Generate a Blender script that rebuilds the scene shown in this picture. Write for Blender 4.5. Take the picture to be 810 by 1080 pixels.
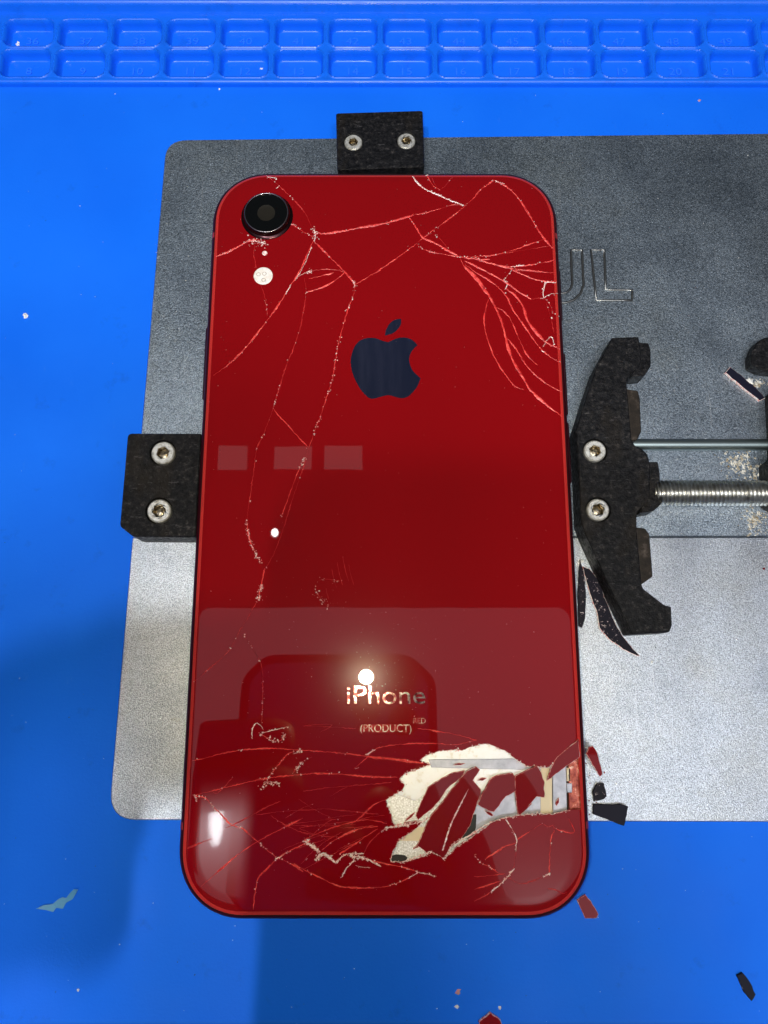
import bpy, bmesh, math, random
from mathutils import Vector, Matrix, Euler
from mathutils.geometry import delaunay_2d_cdt
from mathutils import noise as mnoise

# ---------------------------------------------------------------- scene, camera, light
for o in list(bpy.data.objects): bpy.data.objects.remove(o)
sc = bpy.context.scene
COL = sc.collection
MM = 0.001                                   # everything below is written in millimetres
RNG = random.Random(7)

ZP = 2.0                                     # top of the steel plate
ZG = ZP + 8.3                                # flat of the phone's back glass
CAM = Vector((-0.4675, -34.5451, 152.1545 + ZG))
ROT = Euler((0.21421, 0.0, 0.0007), 'XYZ').to_matrix()
FPX = 811.0

cd = bpy.data.cameras.new('camera')
cam = bpy.data.objects.new('camera', cd); COL.objects.link(cam)
cam.location = CAM * MM; cam.rotation_euler = (0.21421, 0, 0.0007)
cd.sensor_width = 36; cd.lens = 36 * FPX / 1080.0
cd.clip_start = 0.002; cd.clip_end = 50
sc.camera = cam

def ray(u, v):
    return (ROT @ Vector(((u - 405) / FPX, (540 - v) / FPX, -1.0)))
def P(u, v, z=ZG):
    """point on the horizontal plane z that is seen at photograph position u, v"""
    d = ray(u, v); t = (z - CAM.z) / d.z
    return CAM + d * t
def mirror(u, v, z):
    """point at height z whose reflection in the back glass is seen at u, v"""
    g = P(u, v, ZG); d = g - CAM
    t = (z - ZG) / -d.z
    return Vector((g.x + d.x * t, g.y + d.y * t, z))

w = bpy.data.worlds.new('World'); sc.world = w; w.use_nodes = True
bg = w.node_tree.nodes['Background']
bg.inputs[0].default_value = (0.80, 0.90, 1.0, 1); bg.inputs[1].default_value = 0.08

def area(name, loc, sx, sy, power, col, rot=(0, 0, 0), shape='RECTANGLE'):
    l = bpy.data.lights.new(name, 'AREA'); l.shape = shape; l.size = sx * MM
    if shape in ('RECTANGLE', 'ELLIPSE'): l.size_y = sy * MM
    l.energy = power; l.color = col
    o = bpy.data.objects.new(name, l); COL.objects.link(o)
    o.location = Vector(loc) * MM; o.rotation_euler = rot
    return o

# the photographing phone's own flash
FL = mirror(386, 714, CAM.z + 2.2)
area('flash_lamp', FL, 5.4, 5.4, 0.138, (1.0, 0.88, 0.58), (0.10, 0, 0), 'DISK')
# room lights: big pale ceiling light behind, a hard key (plus two added soft ones), three panels further off
zc = 1500.0
a, b = mirror(405, 641, zc), mirror(405, 1130, zc)
cy, ly = (a.y + b.y) / 2, abs(a.y - b.y)
area('ceiling_lamp', (0, cy, zc), 2400, ly, 4.1, (0.95, 0.85, 1.0))
k = mirror(228, 866, zc); area('key_lamp', k, 26, 92, 7.5, (0.90, 0.96, 1.0), (0, 0, 0), 'ELLIPSE')
k = mirror(380, 945, zc); area('key_lamp', k, 260, 260, 8.0, (0.92, 0.97, 1.0))  # added lamp, spreads the raised phone's shadow over glass and mat
k = mirror(580, 1010, zc); area('key_lamp', k, 240, 240, 6.0, (0.92, 0.97, 1.0))  # added lamp, carries that shadow further left
k = mirror(290, 562, zc); area('small_lamp', k, 15, 19, 0.03, (1, 1, 1), (0, 0, 0), 'ELLIPSE')
for u in (241, 309, 362):
    k = mirror(u, 483, zc); area('panel_lamp', k, 84, 54, 0.011, (1.0, 0.92, 0.95))

sc.view_settings.view_transform = 'Standard'; sc.view_settings.look = 'None'
sc.view_settings.exposure = 0.0; sc.view_settings.gamma = 1.0

# ---------------------------------------------------------------- materials
def mat(name, col, rough=0.5, metal=0.0, spec=0.5, coat=0.0, coat_rough=0.02, coat_ior=1.5):
    m = bpy.data.materials.new(name); m.use_nodes = True
    p = m.node_tree.nodes['Principled BSDF']
    p.inputs['Base Color'].default_value = (*col, 1); p.inputs['Roughness'].default_value = rough
    p.inputs['Metallic'].default_value = metal; p.inputs['Specular IOR Level'].default_value = spec
    p.inputs['Coat Weight'].default_value = coat; p.inputs['Coat Roughness'].default_value = coat_rough
    p.inputs['Coat IOR'].default_value = coat_ior
    return m
class N:
    """small node helper"""
    def __init__(s, m): s.nt = m.node_tree; s.p = s.nt.nodes['Principled BSDF']; s.geo = s.nt.nodes.new('ShaderNodeNewGeometry')
    def noise(s, scale, detail=2.0, rough=0.5, vec=None, stretch=None):
        n = s.nt.nodes.new('ShaderNodeTexNoise'); n.inputs['Scale'].default_value = scale
        n.inputs['Detail'].default_value = detail; n.inputs['Roughness'].default_value = rough
        v = s.geo.outputs['Position']
        if stretch:
            mp = s.nt.nodes.new('ShaderNodeMapping'); s.nt.links.new(v, mp.inputs[0])
            mp.inputs['Scale'].default_value = stretch; v = mp.outputs[0]
        s.nt.links.new(v, n.inputs['Vector']); return n.outputs['Fac']
    def voronoi(s, scale):
        n = s.nt.nodes.new('ShaderNodeTexVoronoi'); n.inputs['Scale'].default_value = scale
        s.nt.links.new(s.geo.outputs['Position'], n.inputs['Vector']); return n
    def ramp(s, fac, stops):
        n = s.nt.nodes.new('ShaderNodeValToRGB'); e = n.color_ramp.elements
        while len(e) < len(stops): e.new(0.5)
        for i, (pos, c) in enumerate(stops):
            e[i].position = pos; e[i].color = (*c, 1) if len(c) == 3 else c
        s.nt.links.new(fac, n.inputs[0]); return n.outputs[0]
    def mix(s, fac, a, b, kind='MIX'):
        n = s.nt.nodes.new('ShaderNodeMixRGB'); n.blend_type = kind
        for i, x in enumerate((fac, a, b)):
            if isinstance(x, (int, float)): n.inputs[i].default_value = x
            elif isinstance(x, tuple): n.inputs[i].default_value = (*x, 1)
            else: s.nt.links.new(x, n.inputs[i])
        return n.outputs[0]
    def bump(s, h, strength, dist):
        n = s.nt.nodes.new('ShaderNodeBump'); n.inputs['Strength'].default_value = strength
        n.inputs['Distance'].default_value = dist * MM
        s.nt.links.new(h, n.inputs['Height']); s.nt.links.new(n.outputs[0], s.p.inputs['Normal']); return n
    def to(s, out, name): s.nt.links.new(out, s.p.inputs[name])
g = lambda x: (x, x, x)

M = {}
# blue silicone
m = M['mat'] = mat('blue_silicone', (0.005, 0.15, 0.90), 0.5, 0, 0.12); n = N(m)
c = n.mix(n.ramp(n.noise(28, 4), [(0.35, g(0)), (0.65, g(1))]), (0.004, 0.145, 0.90), (0.006, 0.165, 0.95))
c = n.mix(n.ramp(n.noise(140, 7, 0.7), [(0.60, g(0)), (0.74, g(0.35))]), c, (0.006, 0.08, 0.50))
c = n.mix(n.ramp(n.noise(420, 5, 0.7, stretch=(1, 0.25, 1)), [(0.66, g(0)), (0.75, g(0.35))]), c, (0.05, 0.22, 0.90))
n.to(c, 'Base Color')
n.to(n.ramp(n.noise(60, 5), [(0.3, g(0.46)), (0.7, g(0.6))]), 'Roughness')
n.bump(n.noise(1800, 4, 0.65), 0.4, 0.08)
m = M['tray'] = mat('blue_tray_silicone', (0.005, 0.15, 0.92), 0.30, 0, 0.4); n = N(m)
n.to(n.mix(n.ramp(n.noise(120, 6, 0.7), [(0.55, g(0)), (0.75, g(0.5))]), (0.005, 0.15, 0.92), (0.006, 0.085, 0.55)), 'Base Color')
n.to(n.ramp(n.noise(200, 5), [(0.3, g(0.24)), (0.7, g(0.42))]), 'Roughness'); n.bump(n.noise(900, 3), 0.15, 0.06)
m = M['mat_mark'] = mat('moulded_number', (0.016, 0.185, 0.95), 0.6, 0, 0.3)
# grainy coated steel
def steel(name, lo, hi, rough):
    m = mat(name, hi, rough, 1.0); n = N(m)
    grain = n.noise(4700, 1.5, 0.6)
    c = n.ramp(grain, [(0.32, lo), (0.50, tuple((a + b) / 2 for a, b in zip(lo, hi))), (0.62, hi)])
    c = n.mix(n.ramp(n.noise(5200, 1.0, 0.5), [(0.66, g(0)), (0.72, g(0.8))]), c, (0.95, 0.95, 0.95))     # sparkle of the coating
    c = n.mix(1.0, c, n.ramp(n.noise(38, 6, 0.65), [(0.38, (0.84, 0.85, 0.87)), (0.52, g(1)), (0.70, (0.93, 0.90, 0.84))]), 'MULTIPLY')
    c = n.mix(n.ramp(n.noise(240, 6, 0.7), [(0.66, g(0)), (0.74, g(0.5))]), c, (0.30, 0.26, 0.18))        # rusty specks
    scr = n.noise(260, 4, 0.6, stretch=(5.0, 0.12, 1.0))
    c = n.mix(n.ramp(scr, [(0.66, g(0)), (0.69, g(0.35)), (0.72, g(0))]), c, (0.9, 0.9, 0.9))
    n.to(c, 'Base Color')
    rr = n.mix(0.5, n.ramp(n.noise(2700, 1), [(0.3, g(rough - 0.1)), (0.7, g(rough + 0.12))]), n.ramp(n.noise(30, 5, 0.65), [(0.35, g(rough - 0.10)), (0.65, g(rough + 0.14))]))
    n.to(rr, 'Roughness')
    n.bump(grain, 0.8, 0.09)
    return m
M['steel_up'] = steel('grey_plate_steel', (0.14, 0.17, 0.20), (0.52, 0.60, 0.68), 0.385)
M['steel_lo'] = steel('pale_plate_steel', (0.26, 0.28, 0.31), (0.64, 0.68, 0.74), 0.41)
# black oxide clamp blocks
m = M['black'] = mat('black_oxide', (0.016, 0.016, 0.018), 0.55, 0.0, 0.16); n = N(m)
c = n.ramp(n.noise(1000, 7, 0.72), [(0.40, (0.002, 0.002, 0.003)), (0.53, (0.008, 0.008, 0.010)), (0.61, (0.020, 0.018, 0.019)), (0.70, (0.075, 0.068, 0.064))])
c = n.mix(n.ramp(n.noise(160, 5, 0.6, stretch=(1, 0.4, 1)), [(0.52, g(0)), (0.75, g(0.6))]), c, (0.022, 0.016, 0.010))
scr_ = n.ramp(n.noise(1100, 6, 0.75, stretch=(0.35, 1.0, 1.0)), [(0.59, g(0)), (0.66, g(0.6))])
c = n.mix(scr_, c, (0.085, 0.080, 0.085))
n.to(c, 'Base Color'); n.to(n.ramp(n.noise(1100, 4), [(0.3, g(0.30)), (0.7, g(0.7))]), 'Roughness')
n.bump(n.noise(800, 6, 0.7), 1.0, 0.35)
m = M['brown'] = mat('worn_brown_oxide', (0.035, 0.026, 0.019), 0.6, 0.0, 0.2); n = N(m)
n.to(n.ramp(n.noise(500, 6, 0.7), [(0.35, (0.009, 0.007, 0.006)), (0.55, (0.024, 0.018, 0.014)), (0.72, (0.10, 0.08, 0.07))]), 'Base Color')
n.bump(n.noise(900, 5, 0.65), 0.6, 0.12)
m = M['screw'] = mat('bright_screw_steel', (0.62, 0.60, 0.57), 0.42, 0.6); n = N(m)
n.to(n.ramp(n.noise(900, 5, 0.7), [(0.32, (0.36, 0.33, 0.28)), (0.5, (0.72, 0.71, 0.68)), (0.7, (0.86, 0.85, 0.84))]), 'Base Color')
n.bump(n.noise(1500, 4), 0.3, 0.05)
m = M['socket'] = mat('oily_socket_steel', (0.36, 0.29, 0.18), 0.30, 1.0); n = N(m)
n.to(n.ramp(n.noise(1300, 4, 0.7), [(0.38, (0.09, 0.065, 0.035)), (0.55, (0.40, 0.34, 0.24)), (0.68, (0.75, 0.70, 0.58))]), 'Base Color')
n.bump(n.noise(1200, 3), 0.7, 0.15)
m = M['rod'] = mat('threaded_steel', (0.55, 0.55, 0.53), 0.32, 1.0); n = N(m)
n.to(n.ramp(n.noise(700, 5, 0.7), [(0.35, (0.33, 0.31, 0.27)), (0.6, (0.62, 0.62, 0.60))]), 'Base Color')
M['rail'] = mat('dull_rail_steel', (0.30, 0.36, 0.36), 0.40, 1.0)
M['pressed'] = mat('groove_shade_steel', (0.30, 0.30, 0.29), 0.33, 1.0)  # darker steel gives the letter ridges the shade of grooves
# red phone
m = M['glass'] = mat('red_back_glass', (0.228, 0.0012, 0.0032), 0.17, 0.0, 0.03, 1.0, 0.012, 1.43); n = N(m)
smear = n.noise(95, 6, 0.65, stretch=(1.0, 0.22, 1.0))
n.nt.nodes['Principled BSDF'].inputs['Coat Roughness'].default_value = 0.012
n.to(n.ramp(smear, [(0.52, g(0.012)), (0.68, g(0.022)), (0.85, g(0.07))]), 'Coat Roughness')
bn = n.bump(n.noise(45, 2), 0.12, 0.12); n.nt.links.new(bn.outputs[0], n.p.inputs['Coat Normal'])
m = M['glass_edge'] = mat('cut_glass_edge', (0.85, 0.40, 0.37), 0.25, 0, 0.6); n = N(m)
n.to(n.ramp(n.noise(1100, 4, 0.7), [(0.38, (0.45, 0.02, 0.02)), (0.52, (0.85, 0.35, 0.32)), (0.64, (0.96, 0.88, 0.86))]), 'Base Color')  # pale pink of the broken edge, plus white highlights painted in
m = M['glass_rim'] = mat('red_glass_rim_lit', (0.58, 0.028, 0.022), 0.30, 0.1, 0.5, 0.6, 0.08)  # bright rim line of the curved edge put into a brighter red
m = M['frame'] = mat('red_anodised_frame', (0.10, 0.004, 0.012), 0.38, 0.75)
M['band'] = mat('antenna_band_plastic', (0.30, 0.02, 0.025), 0.45)
M['button'] = mat('dark_red_button', (0.05, 0.003, 0.008), 0.4, 0.6)
M['gasket'] = mat('black_gasket', (0.004, 0.003, 0.004), 0.7)
m = M['emblem'] = mat('emblem_painted_reflection', (0.014, 0.018, 0.042), 0.22, 0.0, 0.3); n = N(m)  # dark navy stands for what the mirror emblem reflects
n.to(n.mix(n.ramp(n.noise(420, 4, 0.6, stretch=(1, 0.12, 1)), [(0.45, g(0)), (0.8, g(1))]), (0.008, 0.011, 0.028), (0.016, 0.019, 0.040)), 'Base Color')
m = M['word'] = mat('silver_lettering', (0.5, 0.42, 0.40), 0.10, 1.0); n = N(m)
n.bump(n.noise(900, 2), 0.35, 0.05)
n.to(n.ramp(n.noise(900, 4, 0.7), [(0.44, (0.10, 0.015, 0.015)), (0.56, (0.36, 0.29, 0.27))]), 'Base Color')  # dark and silver patches stand for broken mirror reflections
m = M['word_dim'] = mat('patchy_lettering', (0.3, 0.2, 0.2), 0.3, 0.4); n = N(m)
n.to(n.ramp(n.noise(700, 4, 0.7), [(0.44, (0.17, 0.004, 0.006)), (0.56, (0.26, 0.13, 0.12))]), 'Base Color')  # letters fade unevenly into dark red
M['lens_ring'] = mat('dark_lens_ring', (0.035, 0.014, 0.016), 0.22, 0.9)
M['lens_trim'] = mat('polished_lens_trim', (0.45, 0.40, 0.40), 0.22, 1.0)
M['lens'] = mat('black_lens_glass', (0.0015, 0.0018, 0.002), 0.06, 0, 0.5)
M['iris'] = mat('grey_lens_iris', (0.016, 0.014, 0.011), 0.4, 0, 0.15)
m = M['diffuser'] = mat('cream_flash_diffuser', (0.86, 0.80, 0.74), 0.35); n = N(m)
n.to(n.ramp(n.noise(700, 2), [(0.4, (0.80, 0.72, 0.64)), (0.6, (0.90, 0.85, 0.82))]), 'Base Color')
m = M['crack'] = mat('red_crack', (0.72, 0.10, 0.09), 0.45, 0, 0.5); n = N(m)
n.to(n.ramp(n.noise(900, 4, 0.7), [(0.34, (0.36, 0.008, 0.012)), (0.50, (0.78, 0.035, 0.032)), (0.70, (0.92, 0.12, 0.10))]), 'Base Color')
m = M['crack_thin'] = mat('faint_red_crack', (0.5, 0.03, 0.03), 0.45, 0, 0.5); n = N(m)
n.to(n.ramp(n.noise(1100, 4, 0.7), [(0.36, (0.33, 0.004, 0.008)), (0.56, (0.58, 0.02, 0.02)), (0.74, (0.85, 0.10, 0.085))]), 'Base Color')
m = M['chip'] = mat('pale_glass_chips', (0.85, 0.60, 0.58), 0.14, 0, 0.9); n = N(m)
n.to(n.ramp(n.noise(2500, 3, 0.7), [(0.34, (0.70, 0.10, 0.09)), (0.47, (0.92, 0.62, 0.58)), (0.58, (0.97, 0.93, 0.91))]), 'Base Color')
M['shard'] = mat('red_shard_glass', (0.20, 0.001, 0.003), 0.5, 0.0, 0.06, 1.0, 0.02, 1.45)
m = M['backside'] = mat('dark_shard_underside', (0.012, 0.010, 0.018), 0.5, 0, 0.12); n = N(m)
n.to(n.ramp(n.noise(1300, 5, 0.75), [(0.54, (0.007, 0.006, 0.013)), (0.61, (0.03, 0.02, 0.03)), (0.66, (0.75, 0.62, 0.60))]), 'Base Color')
M['plain_dark'] = mat('navy_black_shard', (0.008, 0.008, 0.020), 0.5, 0, 0.12)
# insides
m = M['cream'] = mat('cream_foil', (0.9, 0.88, 0.84), 0.35, 0.15); n = N(m)
n.to(n.ramp(n.noise(800, 4, 0.6), [(0.33, (0.80, 0.77, 0.70)), (0.45, (0.93, 0.94, 0.95)), (0.75, (0.95, 0.97, 1.0))]), 'Base Color')
n.bump(n.noise(300, 3), 0.4, 0.3)
m = M['foil'] = mat('grainy_silver_foil', (0.6, 0.57, 0.52), 0.45, 0.5); n = N(m)
n.to(n.ramp(n.noise(3000, 2, 0.6), [(0.34, (0.50, 0.49, 0.48)), (0.52, (0.70, 0.70, 0.70)), (0.66, (0.90, 0.91, 0.92))]), 'Base Color')
m = M['greyblue'] = mat('grey_blue_shield', (0.42, 0.43, 0.50), 0.4, 0.3); n = N(m)
n.to(n.ramp(n.noise(500, 5, 0.65), [(0.35, (0.34, 0.35, 0.42)), (0.65, (0.50, 0.51, 0.58))]), 'Base Color')
M['yellow'] = mat('pale_yellow_tape', (0.78, 0.68, 0.48), 0.5)
m = M['orange'] = mat('bare_orange_frame', (0.42, 0.09, 0.05), 0.4, 0.35); n = N(m)
n.to(n.ramp(n.noise(900, 5, 0.7), [(0.36, (0.22, 0.02, 0.012)), (0.56, (0.46, 0.10, 0.06)), (0.73, (0.85, 0.55, 0.45))]), 'Base Color')
n.bump(n.noise(900, 4), 0.8, 0.25)
M['dark'] = mat('black_rubber', (0.008, 0.008, 0.009), 0.6)
M['white'] = mat('white_crumb', (0.85, 0.84, 0.82), 0.6)
m = M['residue'] = mat('dried_glue', (0.55, 0.50, 0.42), 0.7); n = N(m)
n.to(n.ramp(n.noise(900, 4, 0.7), [(0.38, (0.20, 0.15, 0.08)), (0.55, (0.55, 0.52, 0.46)), (0.7, (0.8, 0.8, 0.78))]), 'Base Color')
M['skin'] = mat('pale_blue_film', (0.10, 0.34, 0.62), 0.5)
M['pink'] = mat('pink_crumb', (0.72, 0.36, 0.34), 0.5)
M['case'] = mat('dark_case', (0.012, 0.006, 0.006), 0.5)
M['case_back'] = mat('flash_glow_case_back', (0.75, 0.52, 0.36), 0.5)  # gold stands in for the flash glow on the back
M['case_lens'] = mat('case_lens', (0.004, 0.003, 0.003), 0.3)

# ---------------------------------------------------------------- builders
ROOTLOC = {}
def rootloc(o):
    while o.parent: o = o.parent
    return ROOTLOC.get(o.name, Vector((0, 0, 0)))
def obj(name, verts, faces, mats, parent=None, smooth=False, fmat=None, sharp=None):
    verts = [Vector(v) for v in verts]
    if parent is not None: base = rootloc(parent)
    else:
        xs, ys, zs = zip(*[(v.x, v.y, v.z) for v in verts])
        base = Vector(((min(xs) + max(xs)) / 2, (min(ys) + max(ys)) / 2, min(zs)))
    me = bpy.data.meshes.new(name)
    me.from_pydata([tuple((v - base) * MM) for v in verts], [], faces)
    for mm_ in (mats if isinstance(mats, (list, tuple)) else [mats]): me.materials.append(mm_)
    if fmat:
        for p_, i in zip(me.polygons, fmat): p_.material_index = i
    bm = bmesh.new(); bm.from_mesh(me)
    bmesh.ops.recalc_face_normals(bm, faces=bm.faces); bm.to_mesh(me); bm.free()
    if smooth:
        for p_ in me.polygons: p_.use_smooth = True
        if sharp: me.set_sharp_from_angle(angle=math.radians(sharp))
    me.update()
    o = bpy.data.objects.new(name, me); COL.objects.link(o)
    if parent is not None: o.parent = parent
    else:
        o.location = base * MM; ROOTLOC[o.name] = base
    return o
def tag(o, label, cat, group=None):
    o['label'] = label; o['category'] = cat
    if group: o['group'] = group
    return o
def thing(name, label, cat, loc, group=None):
    o = bpy.data.objects.new(name, None); COL.objects.link(o); o.empty_display_size = 0.01
    o.location = Vector(loc) * MM; ROOTLOC[o.name] = Vector(loc)
    return tag(o, label, cat, group)
def copy_child(o, parent, delta):
    c = o.copy(); COL.objects.link(c); c.parent = parent; c.location = o.location + Vector(delta) * MM
    return c

def inside(p, poly):
    r = False; j = len(poly) - 1
    for i in range(len(poly)):
        a, b = poly[i], poly[j]
        if (a[1] > p[1]) != (b[1] > p[1]) and p[0] < (b[0] - a[0]) * (p[1] - a[1]) / (b[1] - a[1]) + a[0]: r = not r
        j = i
    return r
def area2(poly): return sum(poly[i - 1][0] * poly[i][1] - poly[i][0] * poly[i - 1][1] for i in range(len(poly)))
def ccw(poly):
    poly = [(p[0], p[1]) for p in poly]
    return poly if area2(poly) > 0 else poly[::-1]
def inset(poly, d):
    """move a CCW outline inwards by d with mitred corners"""
    out = []; L = len(poly)
    for i in range(L):
        a, b, c = Vector(poly[i - 1]), Vector(poly[i]), Vector(poly[(i + 1) % L])
        e1, e2 = (b - a).normalized(), (c - b).normalized()
        n1, n2 = Vector((-e1.y, e1.x)), Vector((-e2.y, e2.x))
        s = n1 + n2
        if s.length < 1e-6: s = n1
        s = s / max(0.35, s.dot(n1))
        q = b + s * d; out.append((q.x, q.y))
    return out
def rounded(poly, r, n=5):
    """round the corners of an outline; r is one radius or a list"""
    out = []; L = len(poly)
    for i in range(L):
        a, b, c = Vector(poly[i - 1][:2]), Vector(poly[i][:2]), Vector(poly[(i + 1) % L][:2])
        rr = r[i] if isinstance(r, (list, tuple)) else r
        l1, l2 = (a - b).length, (c - b).length
        t = min(rr, l1 * 0.45, l2 * 0.45)
        if t < 1e-3: out.append((b.x, b.y)); continue
        p0, p2 = b + (a - b) * (t / l1), b + (c - b) * (t / l2)
        for k_ in range(n + 1):
            s = k_ / n
            q = p0 * (1 - s) ** 2 + b * (2 * s * (1 - s)) + p2 * s * s
            out.append((q.x, q.y))
    return out
def cap(outer, holes=()):
    pts = []; edges = []
    for lp in [outer] + list(holes):
        k0 = len(pts); L = len(lp)
        pts += [Vector(p[:2]) for p in lp]
        edges += [(k0 + i, k0 + (i + 1) % L) for i in range(L)]
    vs, es, fs, *_ = delaunay_2d_cdt(pts, edges, [], 0, 1e-6)
    tris = []
    for f in fs:
        c = sum((vs[i] for i in f), Vector((0, 0))) / len(f)
        if inside(c, outer) and not any(inside(c, h) for h in holes): tris.append(list(f))
    return [(v.x, v.y) for v in vs], tris
def prism(outer, z0, z1, bevel=0.0, holes=(), hole_depth=None, zf=None, bottom=True):
    """solid from an outline, with a bevelled top edge and round recesses; zf(x, y) adds to the top's height"""
    outer = ccw(outer); holes = [ccw(h) for h in holes]
    zf = zf or (lambda x, y: 0.0)
    V = []; F = []
    def loop(lp, z, top):
        k0 = len(V); V.extend([(x, y, z + (zf(x, y) if top else 0)) for x, y in lp]); return list(range(k0, k0 + len(lp)))
    def bridge(a, b):
        L = len(a)
        for i in range(L): F.append([a[i], a[(i + 1) % L], b[(i + 1) % L], b[i]])
    top = inset(outer, bevel) if bevel else outer
    lo = loop(outer, z0, zf is not None and False)
    if bevel:
        mid = loop(outer, z1 - bevel, True); bridge(lo, mid)
        up = loop(top, z1, True); bridge(mid, up)
    else:
        up = loop(top, z1, True); bridge(lo, up)
    vs, tris = cap(top, holes)
    k0 = len(V); V.extend([(x, y, z1 + zf(x, y)) for x, y in vs])
    for t in tris: F.append([k0 + i for i in t])
    for h in holes:
        d = hole_depth if hole_depth else z1 - z0
        a_ = loop(h, z1, True); b_ = loop(h, z1 - d, False); bridge(a_, b_); F.append(b_)
    if bottom:
        vs, tris = cap(outer); k0 = len(V); V.extend([(x, y, z0) for x, y in vs])
        for t in tris: F.append([k0 + i for i in t])
    bm = bmesh.new(); vv = [bm.verts.new(v) for v in V]
    for f in F:
        try: bm.faces.new([vv[i] for i in f])
        except ValueError: pass
    bmesh.ops.remove_doubles(bm, verts=bm.verts, dist=1e-4)
    bm.verts.index_update()
    V = [v.co.copy() for v in bm.verts]; F = [[v.index for v in f.verts] for f in bm.faces]; bm.free()
    return V, F
def circle(c, r, n=28): return [(c[0] + r * math.cos(2 * math.pi * i / n), c[1] + r * math.sin(2 * math.pi * i / n)) for i in range(n)]
def lathe(c, prof, n=32):
    """prof: (r, z) from outside in"""
    V = []; F = []
    for r, z in prof: V += [(x, y, z) for x, y in circle(c, max(r, 1e-3), n)]
    for j in range(len(prof) - 1):
        for i in range(n):
            a_, b_ = j * n + i, j * n + (i + 1) % n
            F.append([a_, b_, b_ + n, a_ + n])
    return V, F
def join(*parts):
    V = []; F = []; FM = []
    for i, (v, f) in enumerate(parts):
        k0 = len(V); V += list(v); F += [[k0 + q for q in p_] for p_ in f]; FM += [i] * len(f)
    return V, F, FM
def tube(path, r, n=8, closed=False):
    V = []; F = []; L = len(path); path = [Vector(p_) for p_ in path]
    for i, p_ in enumerate(path):
        if closed: d = path[(i + 1) % L] - path[i - 1]
        else: d = path[min(i + 1, L - 1)] - path[max(i - 1, 0)]
        d.normalize(); s = Vector((-d.y, d.x, 0))
        if s.length < 1e-5: s = Vector((1, 0, 0))
        s.normalize(); u = d.cross(s)
        for k_ in range(n):
            t = 2 * math.pi * k_ / n; V.append(p_ + (s * math.cos(t) + u * math.sin(t)) * r)
    for i in range(L if closed else L - 1):
        for k_ in range(n):
            a_, b_ = i * n + k_, i * n + (k_ + 1) % n
            c_, d_ = ((i + 1) % L) * n + (k_ + 1) % n, ((i + 1) % L) * n + k_
            F.append([a_, b_, c_, d_])
    if not closed: F.append(list(range(n))); F.append([(L - 1) * n + k_ for k_ in range(n)])
    return V, F
def box(x0, x1, y0, y1, z0, z1, bevel=0.0): return prism([(x0, y0), (x1, y0), (x1, y1), (x0, y1)], z0, z1, bevel)
def px(pts, z): return [tuple(P(u, v, z)[:2]) for u, v in pts]

# ---------------------------------------------------------------- blue repair mat with its parts tray
ZT = 1.3                                       # top of the tray strip
yl = P(405, 92, 0).y                    # where the strip steps down to the sheet
xa, xb = P(61.5, 38, ZT).x, P(745.8, 36, ZT).x
PITCH = (xb - xa) / 12.0
y1t, y1b = P(405, 21.5, ZT).y, P(405, 49, ZT).y
y2t, y2b = P(405, 53.5, ZT).y, P(405, 81, ZT).y
yr = P(405, 12, ZT).y
WELLW = PITCH * 0.905; WELLH = ((y1t - y1b) + (y2t - y2b)) / 2
mat_root = thing('repair_mat', 'blue silicone repair mat with rows of numbered parts compartments along its far edge', 'work mat', (0, 0, -3))
V, F, FM = join(box(-700, 700, -650, yl + 0.4, -3, 0, 0.3), box(-700, 700, yl + 0.45, yl + 330, -3, -1.9, 0.3))
obj('mat_sheet', V, F, M['mat'], mat_root)
def well_sdf(x, y, hw, hh, r):
    qx, qy = abs(x) - hw + r, abs(y) - hh + r
    return math.hypot(max(qx, 0), max(qy, 0)) + min(max(qx, qy), 0) - r
def sm(t): t = max(0.0, min(1.0, t)); return t * t * (3 - 2 * t)
def well_z(x, y):
    d = well_sdf(x, y, WELLW / 2, WELLH / 2, 2.1)
    lip = 0.30 * math.exp(-((d - 0.20) / 0.20) ** 2)
    return lip - 2.7 * sm((-d + 0.1) / 0.8)
rowc = [(y1t + y1b) / 2, (y2t + y2b) / 2]
NX, NY = 46, 30
hx, hy = PITCH / 2, abs(rowc[0] - rowc[1]) / 2
comp = None; SV = []; SF = []
cols = range(-4, 17)
gx = [-hx + 2 * hx * i / NX for i in range(NX + 1)]; gy = [-hy + 2 * hy * j / NY for j in range(NY + 1)]
cell_in = {}
for j in range(NY):
    for i in range(NX):
        cell_in[i, j] = well_sdf((gx[i] + gx[i + 1]) / 2, (gy[j] + gy[j + 1]) / 2, WELLW / 2, WELLH / 2, 2.1) < 0.25
for row in (0, 1):
    for ccol in cols:
        cx = xa + WELLW / 2 + PITCH * (ccol - 1); cyy = rowc[row]
        k0 = len(SV)
        SV += [(cx + x, cyy + y, ZT + well_z(x, y)) for y in gy for x in gx]
        SF += [[k0 + j * (NX + 1) + i, k0 + j * (NX + 1) + i + 1, k0 + (j + 1) * (NX + 1) + i + 1, k0 + (j + 1) * (NX + 1) + i]
               for j in range(NY) for i in range(NX) if not cell_in[i, j]]
x0s, x1s = xa + WELLW / 2 + PITCH * (cols[0] - 1) - hx, xa + WELLW / 2 + PITCH * (cols[-1] - 1) + hx
ytop, ybot = rowc[0] + hy, rowc[1] - hy
def profile_strip(pts):
    k0 = len(SV)
    for y, z in pts: SV.extend([(x0s, y, z), (x1s, y, z)])
    for i in range(len(pts) - 1): SF.append([k0 + 2 * i, k0 + 2 * i + 1, k0 + 2 * i + 3, k0 + 2 * i + 2])
zb = ZT + well_z(0, -hy)
e = yl
arc = [(e + 1.6, ZT + 0.02)] + [(e + 0.95 - 0.9 * math.sin(t), ZT - 0.7 + 0.85 * math.cos(t)) for t in [0, .3, .6, .9, 1.2, 1.5]] + [(e, 0.3), (e - 0.08, -0.01)]
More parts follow.
